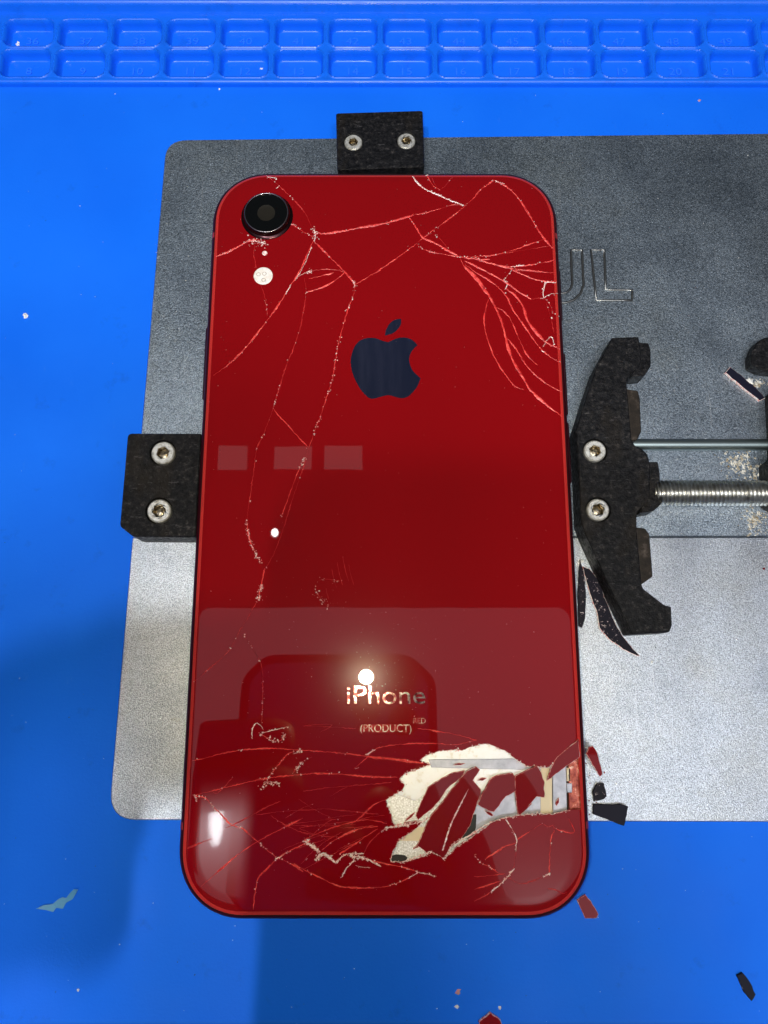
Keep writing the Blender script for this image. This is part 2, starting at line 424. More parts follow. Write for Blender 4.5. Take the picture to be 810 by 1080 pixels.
profile_strip([(ybot, zb)] + arc)
profile_strip([(ytop, zb), (yr - 1.2, ZT), (yr - 0.4, ZT - 0.2), (yr, ZT + 0.3), (yr + 0.25, ZT + 1.3), (yr + 0.7, ZT + 1.9), (yr + 1.4, ZT + 2.15),
               (yr + 3.0, ZT + 2.2), (yr + 4.2, ZT + 1.9), (yr + 5.0, ZT + 0.8), (yr + 5.4, ZT), (yr + 70, ZT)])
obj('tray_strip', SV, SF, M['tray'], mat_root, smooth=True, sharp=60)
cv = [(x, y, well_z(x, y)) for y in gy for x in gx]
cf = [[j * (NX + 1) + i, j * (NX + 1) + i + 1, (j + 1) * (NX + 1) + i + 1, (j + 1) * (NX + 1) + i] for j in range(NY) for i in range(NX) if cell_in[i, j]]
used = sorted({q for f in cf for q in f}); re = {q: i for i, q in enumerate(used)}
cv = [cv[q] for q in used]; cf = [[re[q] for q in f] for f in cf]
def text_mesh(txt, size, offset=0.0, extrude=0.0):
    c = bpy.data.curves.new('txt', 'FONT'); c.body = txt; c.size = size; c.offset = offset; c.extrude = extrude; c.resolution_u = 4
    c.align_x = 'CENTER'
    t = bpy.data.objects.new('txt', c); COL.objects.link(t)
    dg = bpy.context.evaluated_depsgraph_get()
    me = bpy.data.meshes.new_from_object(t.evaluated_get(dg))
    V = [v.co.copy() for v in me.vertices]; F = [list(p_.vertices) for p_ in me.polygons]
    bpy.data.objects.remove(t); bpy.data.meshes.remove(me); bpy.data.curves.remove(c)
    return V, F
comp0 = None
for row in (0, 1):
    for ccol in cols:
        cx = xa + WELLW / 2 + PITCH * (ccol - 1); cyy = rowc[row]
        if comp0 is None:
            comp0 = obj('compartment', [Vector((x + cx, y + cyy, z + ZT)) for x, y, z in cv], cf, M['tray'], mat_root, smooth=True)
            c0 = Vector((cx, cyy, 0)); o = comp0
        else:
            o = copy_child(comp0, mat_root, Vector((cx, cyy, 0)) - c0)
        num = (36 if row == 0 else 8) + ccol
        if 0 <= ccol <= 14 and num > 0:
            tv, tf = text_mesh(str(num), 2.9, 0.0, 0.12)
            tv = [Vector((v.x * 1.15 + cx - 0.3, v.y + cyy - 0.9, v.z + ZT - 2.7 + 0.08)) for v in tv]
            nb = obj('number', tv, tf, M['mat_mark'], mat_root)
            nb.parent = o; nb.location = -o.location
# ---------------------------------------------------------------- phone holder: plates, clamps, screw drive
holder = thing('phone_holder', 'grey steel phone holder plate with black clamp blocks and a threaded clamping screw', 'clamp fixture', (0, 0, 0))
seam = 567.2
def on_edge(v): return 173.5 + (v - 168) * (139.6 - 173.5) / (567 - 168)
R_ = 62.0                                                 # the plate runs on past the frame to the right
tl = P(on_edge(147), 147.5, ZP); tr = P(810, 140.5, ZP); sl = P(on_edge(seam), seam, ZP); sr = P(810, seam - 0.6, ZP)
bl = P(on_edge(866), 865, ZP); br = P(810, 867, ZP)
def ext(p_, q_, x): t = (x - p_.x) / (q_.x - p_.x); return p_ + (q_ - p_) * t
XR = tr.x + R_
up_poly = [tuple(sl[:2]), tuple(ext(sl, sr, XR)[:2]), tuple(ext(tl, tr, XR)[:2]), tuple(tl[:2])]
lo_poly = [tuple(bl[:2]), tuple(ext(bl, br, XR)[:2]), tuple(ext(sl, sr, XR)[:2]), tuple(sl[:2])]
up_poly = [(x, y + (0.20 if i < 2 else 0)) for i, (x, y) in enumerate(up_poly)]
up_poly = rounded(up_poly, [0, 0, 4, 5.0], 8); lo_poly = rounded(lo_poly, [5.5, 4, 0, 0], 8)
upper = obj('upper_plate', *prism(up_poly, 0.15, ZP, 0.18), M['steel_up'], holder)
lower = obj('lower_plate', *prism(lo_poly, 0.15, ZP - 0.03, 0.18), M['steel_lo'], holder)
# outlined letters U and L on the plate: raised ridges, groove shade in their darker steel
def letter(pts):
    lp = px(pts, ZP); lp = [lp[i] for i in range(len(lp))]
    dense = []
    for i in range(len(lp)):
        a_, b_ = Vector(lp[i]), Vector(lp[(i + 1) % len(lp)])
        for s in range(4): q = a_.lerp(b_, s / 4); dense.append((q.x, q.y, ZP + 0.01))
    return tube(dense, 0.30, 8, True)
L_ = [(623.3, 263.9), (637.2, 263.9), (638.9, 306), (666.7, 306), (666.7, 317), (628.9, 317)]
uo = [(613.9, 263.9), (614.6, 285), (615.6, 300), (612.5, 309), (606, 316), (597, 319.5)]
ui = [(602.2, 263.9), (602.8, 285), (603.6, 300), (601, 305.5), (597.5, 308.5), (593, 309.5)]
cu = 588.0
U_ = uo + [(2 * cu - u - 4, v) for u, v in uo[::-1]] + [(2 * cu - u - 4, v) for u, v in ui] + ui[::-1]
for nm, pp in (('pressed_letter', U_), ('pressed_letter', L_)):
    obj(nm, *letter(pp), M['pressed'], upper, smooth=True)

def screw_mesh(c, z, r=2.35, dz=0.0, h=0.0, cone=True):
    prof = [(r, z - 1.2), (r, z - 0.25), (r - 0.25, z)]
    V, F = lathe(c, prof, 24)
    k0 = len(V); n_ = 24
    hexr = r * 0.60
    def hexpt(i, rr):
        t = 2 * math.pi * i / n_ + h; s = (t - h) % (math.pi / 3) - math.pi / 6
        q = rr * math.cos(math.pi / 6) / math.cos(s); return c[0] + q * math.cos(t), c[1] + q * math.sin(t)
    for rr, zz in ((hexr, z), (hexr - 0.12, z - 0.15), (hexr - 0.12, z - 1.1)):
        V += [(*hexpt(i, rr), zz) for i in range(n_)]
    V.append((c[0] + 0.2, c[1] - 0.1, z - (0.55 if cone else 1.2)))
    FM = [0] * len(F)
    base = len(V) - 1
    for lev in range(3):
        a0 = (2 * n_ if lev == 0 else k0 + (lev - 1) * n_); b0 = k0 + lev * n_
        for i in range(n_):
            F.append([a0 + i, a0 + (i + 1) % n_, b0 + (i + 1) % n_, b0 + i]); FM.append(0 if lev < 2 else 1)
    b0 = k0 + 2 * n_
    for i in range(n_): F.append([b0 + i, b0 + (i + 1) % n_, base]); FM.append(1)
    return V, F, FM
def add_screw(u, v, z, parent, r=2.35, h=0.3):
    c = P(u, v, z)[:2]
    V, F, FM = screw_mesh(c, z, r, 0, h)
    return obj('screw', V, F, [M['screw'], M['socket']], parent, smooth=True, fmat=FM, sharp=35)
# left clamp block
ZB = 8.6
scr = [(171.7, 477.4), (167.5, 538.6)]
pl = rounded(px([(134.7, 457), (212.3, 457.2), (206, 566.5), (140.5, 566), (126.3, 555)], ZB), [0.9, 0.3, 0.2, 0.6, 0.6], 4)
lb = obj('clamp_block', *prism(pl, ZP - 0.1, ZB, 0.22, [circle(P(u, v, ZB)[:2], 2.85) for u, v in scr], 2.2), M['black'], holder)
for i, (u, v) in enumerate(scr): add_screw(u, v, ZB - 0.55, lb, 2.45, 0.3 + i)
# top clamp block
ZB2 = 8.0
scr = [(372.6, 149.5), (428.6, 148)]
pl = rounded(px([(354.3, 119), (445.8, 116.3), (447.8, 175.6), (355.6, 179)], ZB2), 0.6, 4)
tb = obj('clamp_block', *prism(pl, ZP - 0.1, ZB2, 0.2, [circle(P(u, v, ZB2)[:2], 2.35) for u, v in scr], 2.2), M['black'], holder)
for i, (u, v) in enumerate(scr): add_screw(u, v, ZB2 - 0.7, tb, 2.05, 0.2 + i)
# sliding jaw
ZJ = 8.2
jaw_pts = [(645.4, 356), (673.5, 355), (674.8, 362), (676.5, 379), (675, 385), (671, 390), (663.5, 396), (661, 403), (661.5, 411), (664, 440),
           (666, 463), (669, 469), (677, 473), (683, 479), (685.5, 489), (686, 512), (684, 528), (676, 536), (671.5, 541), (671.5, 560),
           (676.6, 616), (678.5, 621), (701, 638.5), (708, 640), (708.8, 660), (706, 667), (667, 669), (644.6, 622.6), (618, 565), (613.3, 552),
           (610, 488), (607.7, 453), (619, 417), (629.3, 386.5), (638, 370.5)]
scr = [(627.7, 475.3), (631, 537.4)]
jp = rounded(px(jaw_pts, ZJ), 0.28, 2)
jaw = obj('sliding_jaw', *prism(jp, ZP + 0.05, ZJ, 0.2, [circle(P(u, v, ZJ)[:2], 2.7) for u, v in scr], 2.2), M['black'], holder)
for i, (u, v) in enumerate(scr): add_screw(u, v, ZJ - 0.55, jaw, 2.3, 0.7 + i * 0.6)
for pts, z, mm_ in (([(670, 361), (684, 361.5), (686.3, 369), (686.5, 386), (680, 396), (668, 397), (662, 393)], 6.6, 'black'),
                    ([(660, 410), (673, 412), (675, 420), (676.5, 455), (672, 464), (662, 466)], 6.2, 'brown'),
                    ([(680, 487), (694, 487), (696, 499), (697, 532), (690, 538.5), (676, 541)], 6.9, 'black'),
                    ([(668, 556), (680, 557), (685, 563), (688.5, 608), (676, 617)], 6.0, 'brown')):
    obj('jaw_lug', *prism(rounded(px(pts, z), 0.25, 2), ZP + 0.1, z, 0.2), M[mm_], jaw)
# guide rail and lead screw
def rod_x(y, z, x0, x1, r, n=20):
    V = []; F = []
    for x in (x0, x1): V += [(x, y + r * math.cos(2 * math.pi * i / n), z + r * math.sin(2 * math.pi * i / n)) for i in range(n)]
    F = [[i, (i + 1) % n, n + (i + 1) % n, n + i] for i in range(n)] + [list(range(n)), list(range(n, 2 * n))]
    return V, F
q = P(740, 468.3, ZP + 1.6)
obj('guide_rail', *rod_x(q.y, ZP + 1.1, P(655, 468, ZP).x, XR - 8, 1.25), M['rail'], holder, smooth=True, sharp=50)
q = P(745, 519.5, 5.4); xs_, xe_ = P(688, 519, 5.4).x, XR - 14
V = []; F = []; n_ = 28; pit = 0.86; st = 0.10; cnt = int((xe_ - xs_) / st)
for i in range(cnt + 1):
    x = xs_ + i * st
    for k_ in range(n_):
        t = 2 * math.pi * k_ / n_; ph = (x / pit - k_ / n_) % 1.0
        r = 2.75 - 0.62 * abs(2 * ph - 1) ** 1.2
        V.append((x, q.y + r * math.cos(t), 5.4 - 0.6 + r * math.sin(t)))
for i in range(cnt):
    for k_ in range(n_):
        F.append([i * n_ + k_, i * n_ + (k_ + 1) % n_, (i + 1) * n_ + (k_ + 1) % n_, (i + 1) * n_ + k_])
obj('lead_screw', V, F, M['rod'], holder, smooth=True)
# end block at the right edge of the picture
ebp = px([(806, 418), (850, 412), (852, 560), (830, 566), (818, 545), (802, 536), (800, 493), (809, 485), (808, 450)], ZP)
eb = obj('end_block', *prism(rounded(ebp, 0.4, 3), ZP + 0.05, 9.0, 0.25), M['black'], holder)
kbp = px([(785.5, 380), (791, 367), (800, 362), (842, 360), (842, 399), (798, 396.5), (786, 391)], ZP)
obj('clamp_knob', *prism(rounded(kbp, 0.5, 3), ZP + 0.05, 5.2, 0.3), M['black'], holder)

# ---------------------------------------------------------------- red smartphone, back up
GW, GH = 37.1, 75.77; OW, OH = GW + 1.35, GH + 1.6; CR = 12.6; XO, YO = -0.35, -0.25
YH0, YH1 = P(610, 854, ZG).y, P(610, 797, ZG).y
def rrect(ins, n=18):
    hw, hh, r = OW - ins, OH - ins, CR - ins
    out = []
    for cx_, cy_, a0 in ((hw - r, hh - r, 0), (-hw + r, hh - r, 90), (-hw + r, -hh + r, 180), (hw - r, -hh + r, 270)):
        for i in range(n + 1):
            t = math.radians(a0 + 90 * i / n)
            # slightly squarer than a circle
            c_, s_ = math.cos(t), math.sin(t); e_ = 0.94
            out.append((XO + cx_ + r * math.copysign(abs(c_) ** e_, c_), YO + cy_ + r * math.copysign(abs(s_) ** e_, s_)))
    ys = [YH0 + (YH1 - YH0) * i / 6 for i in range(7)]
    out += [(XO + hw, y) for y in [YH0 - 4, YH0 - 0.3] + ys + [YH1 + 0.3, YH1 + 5, -15, 10, 40]]
    return out
def loft(prof, closed_top=False, closed_bottom=False):
    V = []; F = []; L = len(rrect(0))
    for ins, z in prof: V += [(x, y, ZP + z) for x, y in rrect(ins)]
    for j in range(len(prof) - 1):
        for i in range(L):
            a_, b_ = j * L + i, j * L + (i + 1) % L
            F.append([a_, b_, b_ + L, a_ + L])
    if closed_bottom: F.append(list(range(L)))
    if closed_top: F.append([(len(prof) - 1) * L + i for i in range(L)])
    return V, F
phone = thing('smartphone', 'red smartphone lying face down with its back glass cracked and a jagged opening', 'smartphone', (0, 0, ZP))
SIDE = [(1.7, 0.02), (0.8, 0.35), (0.25, 1.1), (0.0, 2.2), (0.0, 5.7), (0.12, 6.6), (0.40, 7.35), (0.72, 7.72), (0.88, 7.78)]
frame = obj('frame', *loft(SIDE, closed_bottom=True), M['frame'], phone, smooth=True, sharp=50)
obj('gasket', *loft([(0.86, 7.74), (1.10, 7.30), (1.9, 7.2)]), M['gasket'], frame, smooth=True)
inner_tray = obj('inner_tray', *prism(rrect(1.5), ZP + 5.6, ZP + 6.6, 0), M['gasket'], phone)
# antenna bands across the frame
def band(v, left):
    q = P(225 if left else 595, v, ZG); y = q.y; s = -1 if left else 1
    V = []; F = []
    pr = [(i_ - 0.03, z) for i_, z in SIDE[2:]]
    for yy in (y - 0.65, y + 0.65):
        lp = rrect(0)
        for i_, z in pr:
            # x of the outline at this y
            best = None; L = rrect(i_)
            for k_ in range(len(L)):
                a_, b_ = L[k_ - 1], L[k_]
                if (a_[1] - yy) * (b_[1] - yy) <= 0 and a_[1] != b_[1]:
                    xx = a_[0] + (b_[0] - a_[0]) * (yy - a_[1]) / (b_[1] - a_[1])
                    if xx * s > 0: best = xx
            V.append((best, yy, ZP + z))
    L = len(pr)
    for i in range(L - 1): F.append([i, i + 1, L + i + 1, L + i])
    obj('antenna_band', V, F, M['band'], frame)
band(246, True); band(247, False); band(872, True); band(871, False)
# side keys
def key(v0, v1, left, d=0.55):
    y0, y1 = P(220, v1, ZG).y, P(220, v0, ZG).y
    x = XO + (-OW if left else OW); s = -1 if left else 1
    V, F = prism(rounded([(x - 0.3 * s, y0), (x + d * s, y0), (x + d * s, y1), (x - 0.3 * s, y1)], 0.4, 4), ZP + 2.9, ZP + 5.4, 0.25)
    obj('side_button', V, F, M['button'], frame)
key(338, 416, True); key(277, 331, False, 0.45); key(366, 432, False); key(440, 505, False)

# hole in the glass, then the glass itself
HOLE = [(443, 801.9), (450.4, 796.7), (465.2, 792.2), (478, 791.2), (487.4, 791.5), (499, 787.6), (509.6, 784.8), (518, 785.6), (529.6, 790.7), (543, 799.6),
        (554.8, 807.8), (566, 808.5), (578.5, 810), (590, 803), (602, 796), (609.3, 796.5), (611.2, 820), (613.3, 853), (597.8, 855), (583, 859), (571, 858.2), (549, 859.6),
        (533, 862.6), (520, 866.7), (506, 877), (491.9, 887.4), (482, 893), (468, 906.7), (456.3, 898.5), (443, 904), (429.6, 908), (412.6, 909.6), (414, 899), (419, 889),
        (427, 882), (436, 875.5), (447, 866.5), (438, 866), (424, 869.5), (416, 871), (412.4, 858), (406.9, 843.9), (416, 839), (424.4, 833.7), (426.7, 827.8), (421.5, 821.3), (427, 816.5), (434, 812.5), (447, 809), (454, 806.5)]
def jag(pts, amp, step=3.0):
    out = []
    for i in range(len(pts)):
        a_, b_ = Vector(pts[i]), Vector(pts[(i + 1) % len(pts)]); n_ = max(1, int((b_ - a_).length / step))
        nn = Vector((-(b_ - a_).y, (b_ - a_).x)).normalized()
        for k_ in range(n_):
            q_ = a_.lerp(b_, k_ / n_)
            if k_: q_ += nn * RNG.uniform(-amp, amp)
            out.append((q_.x, q_.y))
    return out
HOLE = jag(HOLE, 0.9, 3.5)
hole = ccw(px(HOLE, ZG))
flat = rrect(4.0)
flat_in = rrect(4.6)
vs, tris = cap(flat_in, [hole])
GV = [(x, y, ZG) for x, y in vs]; GF = [list(t) for t in tris]; GM = [0] * len(GF)
v2, f2 = loft([(4.6, 8.3), (4.3, 8.3), (4.0, 8.3), (3.1, 8.275), (2.3, 8.2), (1.7, 8.08), (1.25, 7.92), (1.02, 7.72), (0.98, 7.5)])
k0 = len(GV); GV += v2; GF += [[k0 + q_ for q_ in f_] for f_ in f2]; L = len(flat)
keep = []
for i, f_ in enumerate(f2):
    c_ = sum((Vector(v2[q_]) for q_ in f_), Vector()) / 4
    keep.append(not (i // L < 5 and c_.x > 0 and YH0 < c_.y < YH1))
GF = GF[:len(GF) - len(f2)] + [[k0 + q_ for q_ in f_] for f_, k_ in zip(f2, keep) if k_]
GM += [1 if i // L >= 5 else 0 for i in range(len(f2)) if keep[i]]
k0 = len(GV); H = len(hole)
GV += [(x, y, ZG) for x, y in hole] + [(x, y, ZG - 0.75) for x, y in hole]
hwf = XO + OW - 4.65
for i in range(H):
    if hole[i][0] > hwf and hole[(i + 1) % H][0] > hwf: continue
    GF.append([k0 + i, k0 + (i + 1) % H, k0 + H + (i + 1) % H, k0 + H + i]); GM.append(2)
bm = bmesh.new(); vv = [bm.verts.new(v) for v in GV]; bf = []
for f_, mi in zip(GF, GM):
    try: fc = bm.faces.new([vv[i] for i in f_]); fc.material_index = mi
    except ValueError: pass
bmesh.ops.remove_doubles(bm, verts=bm.verts, dist=1e-4); bm.verts.index_update()
GV = [v.co.copy() for v in bm.verts]; GF = [[v.index for v in f_.verts] for f_ in bm.faces]; GM = [f_.material_index for f_ in bm.faces]; bm.free()
glass = obj('back_glass', GV, GF, [M['glass'], M['glass_rim'], M['glass_edge']], phone, smooth=True, fmat=GM, sharp=30)
# what shows inside the opening
def slab(name, pts, z0, z1, mm_, bev=0.08): return obj(name, *prism(px(pts, ZP + z1), ZP + z0, ZP + z1, bev), M[mm_], phone)
slab('battery_foil', [(400, 828), (470, 815), (520, 815), (520, 915), (400, 915)], 6.6, 7.02, 'foil')
slab('shield_cover', [(415, 800), (452, 788), (510, 778), (560, 806), (556, 822), (520, 826), (505, 838), (455, 832), (438, 845), (420, 838)], 6.62, 7.22, 'cream')
slab('shield_rib', [(452, 801), (560, 800), (560, 812), (455, 809.5)], 7.22, 7.36, 'greyblue')
slab('logic_shield', [(500, 826), (572, 808), (572, 868), (500, 878)], 6.62, 7.1, 'greyblue')
slab('flex_cable', [(570.5, 806), (582, 806), (583, 866), (570, 866)], 6.7, 7.18, 'yellow')
slab('speaker_cover', [(582.5, 800), (597, 798), (598.2, 862), (583.5, 864)], 6.7, 7.25, 'greyblue')
slab('adhesive_tape', [(418, 874), (452, 872), (448, 887), (414, 887)], 7.02, 7.12, 'yellow')
slab('bare_edge', [(599, 790), (613.5, 790), (618, 862), (600.5, 862)], 6.6, 7.45, 'orange')
slab('connector', [(597.5, 826), (603.5, 826), (603.5, 836), (598, 836)], 7.0, 7.55, 'greyblue')
slab('connector', [(597.8, 810), (601.5, 810), (602, 824), (598, 824)], 7.0, 7.45, 'yellow')
slab('black_pad', [(412, 903), (418, 901.5), (427, 902.5), (430, 905), (426, 910), (412, 912)], 7.0, 7.4, 'dark')
slab('black_pad', [(496, 860), (502.5, 859), (502, 873), (499, 885), (487, 884)], 7.1, 7.5, 'dark')

# camera bump, flash, microphone
c = P(280.6, 226, ZG)[:2]; ct = tuple(P(280.8, 224.5, ZG + 1.3)[:2])
V, F = lathe(ct, [(5.75, ZG - 0.02), (5.6, ZG + 0.12), (5.15, ZG + 0.30), (5.1, ZG + 1.15), (4.95, ZG + 1.38), (4.65, ZG + 1.42), (4.55, ZG + 1.25)], 56)
cm = obj('camera_ring', V, F, M['lens_ring'], phone, smooth=True, sharp=40)
V, F = lathe(ct, [(4.6, ZG + 1.26), (4.3, ZG + 1.3), (1.95, ZG + 1.31)], 56)
obj('lens_glass', V, F, M['lens'], cm, smooth=True)
ringp = [(ct[0] + 4.72 * math.cos(2 * math.pi * i / 64), ct[1] + 4.72 * math.sin(2 * math.pi * i / 64), ZG + 1.40) for i in range(64)]
obj('lens_trim', *tube(ringp, 0.13, 8, True), M['lens_trim'], cm, smooth=True)
ci = (ct[0] + 0.2, ct[1] + 0.15)
V, F = lathe(ct, [(1.96, ZG + 1.31), (1.9, ZG + 1.29), (0.9, ZG + 1.27), (0.0, ZG + 1.28)], 40)
obj('lens_iris', V, F, M['iris'], cm, smooth=True)
c = P(277.6, 291, ZG)[:2]
V, F = lathe(c, [(2.08, ZG - 0.02), (2.05, ZG + 0.03), (1.9, ZG + 0.05), (0.0, ZG + 0.07)], 36)
fl_ = obj('flash_window', V, F, M['diffuser'], phone, smooth=True)
M['led'] = mat('flash_led_ring', (0.45, 0.38, 0.33), 0.5)
for du, dv in ((-5, -1.5), (1.3, -2.2), (0.5, 4.5)):
    p_ = P(277.6 + du, 291 + dv, ZG); ring_ = [(p_.x + 0.42 * math.cos(t), p_.y + 0.38 * math.sin(t), ZG + 0.065) for t in [2 * math.pi * i / 16 for i in range(16)]]
    obj('flash_led', *tube(ring_, 0.07, 6, True), M['led'], fl_, smooth=True)
c = P(279.2, 267, ZG)[:2]
V, F = lathe(c, [(0.58, ZG - 0.02), (0.52, ZG + 0.05), (0.3, ZG + 0.06), (0.25, ZG + 0.01), (0, ZG + 0.01)], 20)
obj('microphone_hole', V, F, M['chip'], phone, smooth=True)

# fruit emblem on the back, its dark reflection painted in
def em(pts): return [(350 + x / 7.364, 325 + y / 7.364) for x, y in pts]
def smooth_loop(pts, n=4):
    out = []; L = len(pts)
    for i in range(L):
        p0, p1, p2, p3 = [Vector(pts[(i + k_ - 1) % L][:2]) for k_ in range(4)]
        sharp1 = len(pts[i]) > 2; sharp2 = len(pts[(i + 1) % L]) > 2
        t1 = (p2 - p1) * 0.5 if sharp1 else (p2 - p0) * 0.5
        t2 = (p2 - p1) * 0.5 if sharp2 else (p3 - p1) * 0.5
        for s in range(n):
            t = s / n; a_ = 2 * t ** 3 - 3 * t ** 2 + 1; b_ = t ** 3 - 2 * t ** 2 + t; c_ = -2 * t ** 3 + 3 * t ** 2; d_ = t ** 3 - t ** 2
            q_ = p1 * a_ + t1 * b_ + p2 * c_ + t2 * d_; out.append((q_.x, q_.y))
    return out
body = [(440, 262), (490, 240), (550, 228), (615, 242), (667, 288, 1), (628, 325), (603, 375), (604, 425), (628, 485), (690, 545, 1),
        (662, 610), (620, 662), (580, 692), (535, 700), (490, 688), (435, 676), (375, 690), (325, 704), (280, 692), (225, 635), (180, 555), (150, 465),
        (148, 390), (170, 310), (215, 255), (275, 232), (340, 234), (400, 256)]
leaf = [(413, 213, 1), (418, 175), (445, 125), (485, 92), (538, 82, 1), (537, 120), (515, 160), (475, 195)]
e1 = prism(px(em(smooth_loop(body)), ZG), ZG - 0.02, ZG + 0.02, 0); e2 = prism(px(em(smooth_loop(leaf)), ZG), ZG - 0.02, ZG + 0.02, 0)
V, F, FM = join(e1, e2); obj('emblem', V, F, M['emblem'], phone)
# lettering
def words(txt, u0, u1, vbase, capv, name, off=0.0, mm_='word'):
    V, F = text_mesh(txt, 1.0, off, 0.0)
    x0, x1 = min(v.x for v in V), max(v.x for v in V); y1 = 0.729
    a_, b_ = P(u0, vbase, ZG), P(u1, vbase, ZG); t_ = P(u0, capv, ZG)
    sx = (b_.x - a_.x) / (x1 - x0); sy = (t_.y - a_.y) / y1
    return obj(name, [Vector((a_.x + (v.x - x0) * sx, a_.y + v.y * sy, ZG + 0.022)) for v in V], F, M[mm_], phone)
words('iPhone', 366, 448.5, 742.3, 722.3, 'lettering', 0.0)
words('(PRODUCT)', 380, 434, 772, 763.5, 'lettering', 0.0, 'word_dim')
words('RED', 436, 449, 763, 756.8, 'lettering', 0.0, 'word_dim')

# ---------------------------------------------------------------- cracks in the back glass
CROP = {'A': (230, 170, 4.765), 'B': (220, 280, 4.5), 'C': (400, 175, 4.05), 'D': (490, 270, 6.0), 'E': (190, 750, 5.786), 'F': (190, 860, 5.4), 'G': (320, 760, 5.4),
        'H': (310, 850, 5.4), 'I': (400, 770, 6.75), 'J': (500, 770, 6.75), 'K': (400, 840, 6.75), 'L': (500, 850, 5.786), 'M': (230, 420, 4.156), 'X': (0, 0, 1.0)}
def chain(seg):
    """[('A', [...]), ('B', [...])] in crop units -> one list of photo points"""
    out = []
    for cp, pts in seg:
        ox, oy, s = CROP[cp]; out += [(ox + x / s, oy + y / s) for x, y in pts]
    return out
def dense(pts, step=1.0, jit=0.35):
    pts = [Vector(p_) for p_ in pts]; out = []
    for i in range(len(pts) - 1):
        p0, p1, p2, p3 = pts[max(i - 1, 0)], pts[i], pts[i + 1], pts[min(i + 2, len(pts) - 1)]
        n_ = max(2, int((p2 - p1).length / step))
        for s in range(n_):
            t = s / n_
            q_ = 0.5 * ((2 * p1) + (p2 - p0) * t + (2 * p0 - 5 * p1 + 4 * p2 - p3) * t * t + (3 * p1 - p0 - 3 * p2 + p3) * t ** 3)
            out.append(q_)
    out.append(pts[-1])
    return [q_ + Vector((RNG.uniform(-jit, jit), RNG.uniform(-jit, jit))) for q_ in out]
def pebble(c, r):
    """small broken chip: an irregular tetra/octa"""
    a0 = RNG.uniform(0, 6.28); n_ = RNG.choice((3, 4, 5)); V = []
    for i in range(n_):
        t = a0 + 2 * math.pi * i / n_ + RNG.uniform(-0.4, 0.4); q_ = r * RNG.uniform(0.55, 1.25)
        V.append((c[0] + q_ * math.cos(t), c[1] + q_ * math.sin(t), c[2] - 0.02))
    V.append((c[0] + RNG.uniform(-.3, .3) * r, c[1] + RNG.uniform(-.3, .3) * r, c[2] + r * RNG.uniform(0.35, 0.9)))
    return V, [[i, (i + 1) % n_, n_] for i in range(n_)]
def crack(seg, w=2.0, kind='crack', chips=0.0, chip_r=0.9, jit=0.35, spread=1.0, line=True, taper=True):
    """w and chip_r in photo pixels (about 0.19 mm each); chips = number per pixel of length"""
    w *= (0.98 if w < 2.9 else 1.15) if kind == 'crack' else 0.84; chips *= 0.75 if chips < 1.5 else 0.9; chip_r *= 0.9
    pts = dense(chain(seg), 1.6, jit); V = []; F = []; FM = []
    L = len(pts); acc = RNG.uniform(0, 50)
    if line:
        W3 = [P(p_.x, p_.y, ZG) for p_ in pts]
        for i, q_ in enumerate(W3):
            d = W3[min(i + 1, L - 1)] - W3[max(i - 1, 0)]; s = Vector((-d.y, d.x, 0)); s.normalize()
            nn = mnoise.noise(Vector((acc + i * 0.13, 0.3, 1.7)))
            ww = w * 0.19 * 0.5 * max(0.25, 0.62 + (0.9 if w < 2 else 0.55) * nn)
            if taper: ww *= min(1.0, 0.35 + 0.65 * min(i, L - 1 - i) / max(1.0, L * 0.12))
            h = 0.02 + ww * 0.30
            m_ = q_ + s * ww * 0.3 * mnoise.noise(Vector((acc, i * 0.3, 0)))
            V += [(q_ + s * ww) + Vector((0, 0, -0.004)), m_ + Vector((0, 0, h)), (q_ - s * ww) + Vector((0, 0, -0.004))]
        for i in range(L - 1):
            F += [[3 * i, 3 * i + 1, 3 * i + 4, 3 * i + 3], [3 * i + 1, 3 * i + 2, 3 * i + 5, 3 * i + 4]]; FM += [0, 0]
    nchip = int(L * 1.6 * chips)
    for _ in range(nchip):
        i = int(min(L - 1, max(0, RNG.random() * L)))
        if mnoise.noise(Vector((acc + i * 0.10, 9.1, 0.2))) < -0.22: continue
        p_ = pts[i] + Vector((RNG.gauss(0, spread * 0.6), RNG.gauss(0, spread * 0.6)))
        q_ = P(p_.x, p_.y, ZG); v_, f_ = pebble(q_, chip_r * 0.19 * RNG.choice((0.5, 0.7, 1.0, 1.3)))
        k0 = len(V); V += v_; F += [[k0 + j for j in g_] for g_ in f_]; FM += [1] * len(f_)
    CRACKS.append((len(pts) * (w + 1.0 * min(chips, 1.5)), V, F, FM, kind))
TH = 'crack_thin'
CRACKS = []
crack([('A', [(245, 75), (300, 118), (350, 165), (400, 215), (440, 265), (465, 320), (480, 355)])], 1.8, TH, 0.25)
crack([('A', [(248, 80), (295, 85)])], 1.6, 'chip', 0.6)
crack([('A', [(310, 122), (290, 137)])], 1.2, 'chip', 0.6)
crack([('A', [(360, 312), (400, 335), (440, 362), (480, 380)])], 1.8, 'crack', 1.1)
crack([('A', [(-10, 480), (50, 455), (110, 425), (150, 402), (195, 395)])], 3.0, 'crack', 0.7)
crack([('A', [(150, 405), (180, 400), (205, 408), (240, 415)])], 1.2, 'chip', 3.6, 1.1, spread=3.5)
crack([('A', [(185, 415), (180, 470), (190, 530)]), ('B', [(215, 10)])], 1.0, TH, 0.12)
crack([('A', [(480, 340), (488, 370), (484, 402)])], 1.5, 'chip', 2.6, 1.1, spread=2.2)
crack([('A', [(490, 360), (540, 364), (600, 354), (660, 345), (720, 332)]), ('C', [(0, 250), (60, 235), (120, 218), (147, 208)])], 3.2, 'crack', 0.35, spread=1.4)
crack([('A', [(485, 405), (540, 460), (600, 520), (640, 560), (690, 620)])], 2.4, 'crack', 0.1)
